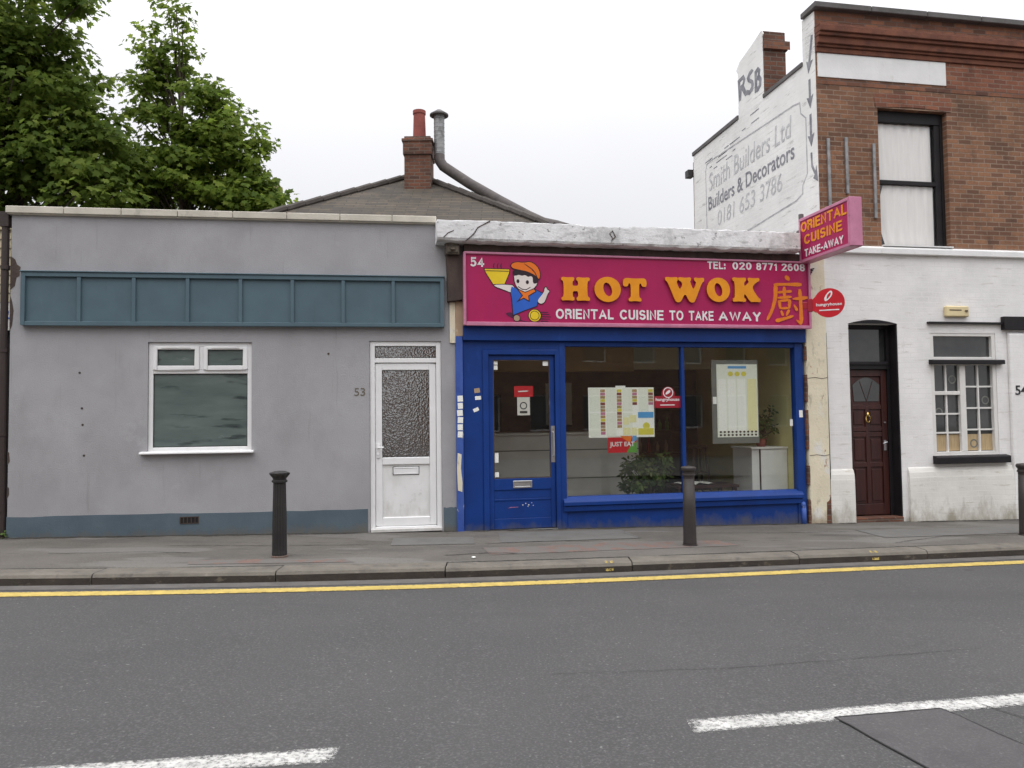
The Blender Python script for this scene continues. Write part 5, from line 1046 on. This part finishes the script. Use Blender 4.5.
b = MB(); b.prism([(cx - .20, 1.62)] + [(cx - .22 + .44 * i / 10, 1.86 + .11 * math.sin(math.pi * i / 10)) for i in range(11)] + [(cx + .20, 1.62), (cx + .05, 1.62), (cx - .05, 1.62)], .186, .196); b.build('fanlight_pane', 'dark_pane', fd)
b = MB()
for ang in (62, 118): b.tube([(cx, .186, 1.62), (cx + .22 * math.cos(R(ang)), .186, 1.62 + .33 * math.sin(R(ang)))], .006, 6)
b.build('fanlight_bar', 'mahogany', fd)
b = MB(); b.tube([(cx + .035 * math.cos(t * .5), .158 - .008 * math.sin(t), 1.36 + .05 * math.sin(t * .5)) for t in range(13)], .008, 8); b.lathe([(.02, 1.41), (.024, 1.43), (.012, 1.46)], (cx, .165), 10); b.build('knocker', 'brass', fd)
b = MB(); b.box(a1 - .075, a1 - .035, .165, .176, .90, 1.05); b.tube([(a1 - .055, .17, 1.02), (a1 - .055, .13, 1.02), (a1 - .12, .125, 1.0)], .012); b.build('handle', 'steel', fd)
b = MB(); b.lathe([(.0, 1.30), (.016, 1.30), (.016, 1.32), (.0, 1.32)], (a1 - .05, .168), 10); b.build('lock', 'steel', fd)
b = MB(); b.box(.317, 1.10, -.02, .25, -.4, -.045); b.build('doorstep', 'brick_chimney', BR, bevel=.008)
# small-paned window
u0, u1, z0, z1 = RW
b = MB(); b.ring(u0, u1, z0, z1, .062, .008, .10, wt=.045, wb=.05); b.box(u0 + .062, u1 - .062, .008, .10, 2.14, 2.26); b.box(2.118, 2.215, .008, .10, z0 + .05, 2.14); b.box(u0 + .062, 2.118, .013, .09, 1.70, 1.755)
sw_ = b.build('casement_window', 'white_wood', BR, bevel=.005)
b = MB(); b.box(u0 + .062, u1 - .062, .06, .066, 2.26, 2.567); b.box(u0 + .062, u1 - .062, .062, .068, z0 + .05, 2.14); b.build('pane', 'dark_pane', sw_)
b = MB()
def grid(x0, x1, za, zb, nx, nz):
    for i in range(1, nx): xx = x0 + (x1 - x0) * i / nx; b.box(xx - .012, xx + .012, .035, .062, za, zb)
    for j in range(1, nz): zz = za + (zb - za) * j / nz; b.box(x0, x1, .037, .062, zz - .012, zz + .012)
grid(u0 + .062, 2.118, z0 + .05, 1.70, 2, 3); grid(u0 + .062, 2.118, 1.755, 2.14, 2, 1); grid(2.215, u1 - .062, z0 + .05, 2.14, 2, 4); b.build('glazing_bar', 'white_wood', sw_)
b = MB()
for x0, x1 in ((u0 + .064, u0 + .275), (u0 + .30, 2.11), (2.225, 2.43), (2.455, u1 - .06)): b.box(x0, x1, .0605, .0615, z0 + .06, z0 + .30)
b.build('amber_blind', 'curtain_dark', sw_)
for px, pz in ((1.79, 1.45), (2.58, 1.62), (2.03, 1.93), (2.36, .98)):
    shape([disc(px, pz, .065, 14), disc(px, pz, .045, 14)[::-1]], 'bullseye', 'grey_board', sw_, on(.061), .002)
b = MB(); b.prism_x([(-.075, 2.15), (.05, 2.15), (.05, 2.225), (-.06, 2.215), (-.075, 2.205)], u0 - .03, u1 + .09); b.build('hood', 'black_wood', sw_, bevel=.004)
b = MB(); b.prism_x([(-.09, .695), (.05, .695), (.05, .825), (-.075, .80), (-.09, .79)], u0 - .015, u1 + .115); b.build('sill', 'black_wood', sw_, bevel=.005)
b = MB(); b.box(u0 - .04, u1 + .095, -.05, .0, 2.745, 2.775); b.build('drip_strip', 'black_wood', BR)
b = MB(); b.box(1.875, 2.265, -.06, .0, 2.85, 3.01); al = b.build('alarm_box', 'cream_plastic', BR, bevel=.015)
b = MB(); b.lathe([(.024, 2.93), (.024, 2.945)], (2.21, -.062), 10); b.box(1.93, 2.13, -.0625, -.06, 2.94, 2.955); b.build('alarm_lamp', 'old_wood', al)
text('54a', 'house_number', 'black_numeral', BR, on(-.05), 3.00, 3.29, 1.69, 1.835, .006, .015)


# ------------------------------------------------------------------ litter and weeds on the pavement
lt = thing('crumpled_paper', 'small crumpled white paper lying on the pavement before the blue door', 'litter', F_WORLD, (-.42, 8.05, gz(-.42)))
b = MB(); k = 10; b.lathe([(.0, gz(-.42) + .002), (.018, gz(-.42) + .004), (.022, gz(-.42) + .011), (.012, gz(-.42) + .018), (.0, gz(-.42) + .02)], (-.42, 8.05), k, lambda a, z: 1 + .3 * math.sin(a * 3 + z * 90)); b.build('paper', 'paper', lt)
# ------------------------------------------------------------------ bollards
def bollard_shape(t, x, y, fluted):
    z = gz(x); m = 'black_iron' if fluted else 'brown_iron'
    b = MB(); n = 64 if fluted else 32
    fl = (lambda a, zz: 1 - .075 * max(0, math.cos(a * 16)) ** 2) if fluted else None
    b.lathe([(.077, z - .02), (.077, z + .04), (.075, z + .06), (.072, z + .4), (.064, z + .765)], (x, y), n, fl); b.build('shaft', m, t, smooth=not fluted)
    b = MB()
    if fluted:
        pt = lambda a, zz: 1 + .07 * math.cos(a * 8) * (1 if zz > z + .815 else 0)
        b.lathe([(.064, z + .765), (.080, z + .772), (.080, z + .79), (.066, z + .80), (.072, z + .815), (.098, z + .85), (.102, z + .868), (.080, z + .876), (.05, z + .886), (.0, z + .89)], (x, y), 64, pt)
    else:
        b.lathe([(.064, z + .765), (.066, z + .80), (.076, z + .803), (.076, z + .818), (.068, z + .824), (.070, z + .85), (.084, z + .862), (.088, z + .89), (.072, z + .905), (.0, z + .915)], (x, y), 32)
    b.build('capital', m, t, smooth=False)
    b = MB(); b.lathe([(.086, z - .02), (.086, z + .012), (.076, z + .016)], (x, y), 24); b.build('collar', 'red_sets' if fluted else m, t)
t = thing('street_bollard', 'fluted black bollard with leafy capital standing before the grey building', 'bollard', F_WORLD, (-2.44, 8.08, gz(-2.44)), 'cast iron bollards along the kerb'); bollard_shape(t, -2.44, 8.08, True)
t = thing('street_bollard', 'plain dark bollard with ringed top in front of blue shopfront', 'bollard', F_WORLD, (2.03, 8.95, gz(2.03)), 'cast iron bollards along the kerb'); bollard_shape(t, 2.03, 8.95, False)
for X, Y in ((6.55, 9.92),):
    c = t.copy(); COL.objects.link(c); c.location = (X, Y, gz(X)); c['label'] = 'plain dark bollard cut by the right edge before white pier'
    for k_ in t.children: d = k_.copy(); COL.objects.link(d); d.parent = c

# ------------------------------------------------------------------ house with the hipped roof behind the shops
HB = thing('hipped_house', 'older house with brown slate hipped roof rising behind the two shops', 'house', F_WORLD, (-2, 15, -.1))
b = MB(); b.box(-5.2, .6, 15.35, 24, -.3, 4.5); b.build('wall', 'brick_dark', HB)
ap, apb = (-2.1, 17.0, 6.86), (-2.1, 24, 6.86); el, er, elb, erb = (-5.45, 13.6, 4.82), (.78, 13.6, 4.82), (-5.45, 24, 4.82), (.78, 24, 4.82)
b = MB(); b.add([el, er, ap], [(0, 1, 2)]); b.add([er, erb, apb, ap], [(0, 1, 2, 3)]); b.add([elb, el, ap, apb], [(0, 1, 2, 3)]); b.add([el, er, erb, elb], [(3, 2, 1, 0)])
rf = b.build('roof', 'slate', HB)
b = MB()
for p, q in ((el, ap), (er, ap), (ap, apb)):
    P, Q = Vector(p), Vector(q); n = int((Q - P).length / .42)
    for i in range(n): b.tube([P.lerp(Q, i / n) + Vector((0, 0, .02)), P.lerp(Q, (i + .97) / n) + Vector((0, 0, .035))], .075, 8)
b.build('hip_tile', 'hip_tile', rf)
b = MB(); b.box(-2.22, -1.66, 16.05, 16.65, 6.0, 7.02); b.box(-2.245, -1.635, 16.02, 16.68, 7.02, 7.30); b.box(-2.27, -1.61, 16.0, 16.7, 7.30, 7.36); b.box(-2.22, -1.66, 16.05, 16.65, 7.36, 7.42)
hc = b.build('chimney', 'brick_chimney', HB, bevel=.008)
b = MB(); b.box(-2.26, -1.62, 15.98, 16.05, 5.98, 6.16); b.build('flashing', 'stone', hc)
b = MB(); b.lathe([(.15, 7.42), (.14, 7.48), (.125, 7.98), (.14, 8.0), (.14, 8.07), (.11, 8.08)], (-1.93, 16.35), 20); b.build('chimney_pot', 'terracotta', hc, smooth=False)
FL = thing('kitchen_flue', 'long metal kitchen flue running up the slate roof to capped vertical end', 'flue', F_WORLD, (0, 14.5, 4.4))
b = MB(); b.tube([(-1.49, 16.2, 7.02), (-1.49, 16.2, 7.9)], .112, 18); 
for i in range(9): b.lathe([(.114, 7.1 + i * .09), (.117, 7.105 + i * .09), (.114, 7.115 + i * .09)], (-1.49, 16.2), 18)
b.build('vertical_duct', 'galv', FL, smooth=False)
b = MB(); b.lathe([(.20, 7.90), (.20, 7.93), (.05, 8.03)], (-1.49, 16.2), 20); b.build('cap', 'stone', FL)
b = MB(); pts = [(-1.49, 16.2, 7.05), (-1.48, 16.18, 6.92), (-1.40, 16.1, 6.78), (-1.2, 15.95, 6.60), (-.81, 15.6, 6.24), (-.19, 14.9, 5.68), (.35, 14.4, 5.24), (.62, 14.2, 5.06), (.85, 13.95, 4.94), (1.3, 13.6, 4.7)]
b.tube(pts, [.115, .112, .11, .11, .108, .105, .105, .10, .10, .1], 16); b.build('sloping_duct', 'sooty_flue', FL, smooth=True)
b = MB(); b.tube([(-1.62, 16.3, 7.0), (-1.5, 16.22, 7.0)], .015, 6); b.tube([(-1.62, 16.3, 7.2), (-1.5, 16.22, 7.2)], .015, 6); b.build('bracket', 'stone', FL)
# far house behind the trees
HF = thing('far_house', 'red brick house hidden behind the trees with only chimneys showing', 'house', F_WORLD, (-8, 22, -.1))
b = MB(); b.box(-10.5, -5.9, 20, 27, -.3, 5.0); b.build('wall', 'brick_red', HF)
b = MB(); b.prism_x([(19.8, 5.0), (27.2, 5.0), (23.5, 7.4)], -10.7, -5.7); b.build('roof', 'slate', HF)
b = MB(); b.box(-6.80, -6.32, 20.6, 21.2, 5.0, 7.9); b.build('chimney', 'tan', HF)
b = MB(); b.box(-8.4, -7.9, 22, 22.5, 6.0, 8.3); c2 = b.build('chimney', 'brick_red', HF)
b = MB(); b.lathe([(.15, 8.3), (.13, 9.6), (.15, 9.62), (.12, 9.68)], (-8.12, 22.2), 14); b.build('chimney_pot', 'terracotta', c2)

wd_ = thing('weed_tuft', 'tuft of weeds growing at the foot of the dark downpipe', 'weed', F_LEFT, (-5.47, -.06, gz(-6)))
leaf_cloud([(0, 0, .05), (.08, .02, .04), (-.1, .02, .07)], [(.06, .05, .05)] * 3, 24, .05, 'blades', 'leaf_house', wd_)
# ------------------------------------------------------------------ trees
def tree(name, label, base, ells, n_spray, n_leaf, size, lm, trunk_r, spray=(.50, .50, .20)):
    t = thing(name, label, 'tree', F_WORLD, base)
    cs = []; wts = np.array([e[3] * e[4] * e[5] for e in ells]) ** .8; wts /= wts.sum()
    for e, w_ in zip(ells, wts):
        k = max(6, int(n_spray * w_)); d = rng.normal(size=(k, 3)); d /= np.linalg.norm(d, axis=1)[:, None]
        cs.append(np.array(e[:3]) + d * np.array(e[3:]) * (rng.random((k, 1)) ** .40))
    cs = np.vstack(cs); sc = rng.uniform(.6, 1.25, (len(cs), 1)); rad = np.array(spray) * sc
    B = Vector(base)
    b = MB(); top = Vector((np.mean([e[0] for e in ells]), np.mean([e[1] for e in ells]), max(e[2] for e in ells) - .9))
    pts = [B + (top - B) * f + Vector((.15 * math.sin(f * 5), .12 * math.cos(f * 4), 0)) for f in (0, .2, .4, .6, .8, 1)]
    b.tube(pts, [trunk_r * k for k in (1.25, 1, .85, .62, .4, .16)], 12); b.build('trunk', 'bark', t, smooth=True)
    b = MB(); idx = rng.choice(len(cs), min(len(cs), 90), replace=False)
    for i in idx:
        c = Vector(cs[i]); f = min(.95, max(.3, (c.z - B.z) / (top.z - B.z) - .2)); j = int(f * 5); a = pts[j].lerp(pts[min(j + 1, 5)], f * 5 - j); mid = (a + c) / 2 + Vector((0, 0, .25))
        b.tube([a, mid, c], [trunk_r * .20, trunk_r * .10, .010], 6)
    b.build('limb', 'bark', t, smooth=True)
    leaf_cloud(cs - np.array(base), rad, n_leaf, size, 'crown', lm, t, lobed=True); return t
tree('maple_tree', 'large dark leafy maple tree filling the top left corner', (-10.2, 14.9, gz(-10)), [(-10.4, 14.8, 7.2, 2.3, 1.5, 2.2), (-8.75, 14.6, 7.3, 1.15, 1.1, 1.5), (-8.3, 14.6, 6.1, 1.3, 1.2, 1.1), (-9.9, 14.0, 9.2, 1.7, 1.2, 1.3), (-8.1, 13.8, 9.25, .8, .6, .30), (-11.5, 15, 5.2, 2, 1.5, 1.8)], 520, 60, .125, 'leaf_dark', .22, (.55, .55, .20))
tree('maple_tree', 'brighter green maple tree with a tall thin leader behind grey wall', (-6.9, 16.3, gz(-7)), [(-6.9, 16.1, 6.5, 1.35, 1.2, 1.6), (-7.30, 16.1, 9.3, .42, .5, 1.35), (-7.6, 16.0, 8.3, .55, .5, .8), (-5.95, 16.1, 6.9, .75, .8, 1.35), (-6.35, 16, 8.0, .65, .6, .85), (-5.30, 16, 6.0, .45, .7, .9), (-7.9, 15.9, 6.3, .8, .9, 1.1)], 300, 54, .115, 'leaf_maple', .17, (.42, .42, .17))

# ------------------------------------------------------------------ other side of the street (behind the photographer; seen only in reflections; gap and darker brick chosen to mirror sky in the white door)
for k, (x0, x1, h, m, lab) in enumerate(((2.5, 22, 6.2, 'brick_front', 'brown brick terrace across the street behind the viewpoint'), (-26, .0, 5.8, 'brick_dark', 'dark brick terrace across the street behind the viewpoint to left'))):
    T = thing('opposite_terrace', lab, 'building', F_WORLD, ((x0 + x1) / 2, -8, gz((x0 + x1) / 2)))
    hs = []; xx = x0 + .8
    while xx + 1.2 < x1 - .4: hs += [(xx, xx + 1.1, .9, 2.3), (xx, xx + 1.1, 3.6, 5.0)]; xx += 2.3
    b = MB(); b.wall(x0, x1, -1, h, -7.6, -8.0, hs); b.box(x0, x1, -12, -8.05, -1, h); b.build('wall', m, T)
    b = MB(); b.prism_x([(-7.4, h), (-12.2, h), (-9.8, h + 1.9)], x0 - .1, x1 + .1); b.build('roof', 'slate', T)
    for h_ in hs:
        b = MB(); b.ring(*h_, .06, -7.78, -7.72); f_ = b.build('window', 'white_wood', T)
        b = MB(); b.box(h_[0] + .06, h_[1] - .06, -7.78, -7.76, h_[2] + .06, h_[3] - .06); b.build('pane', 'dark_pane', f_)
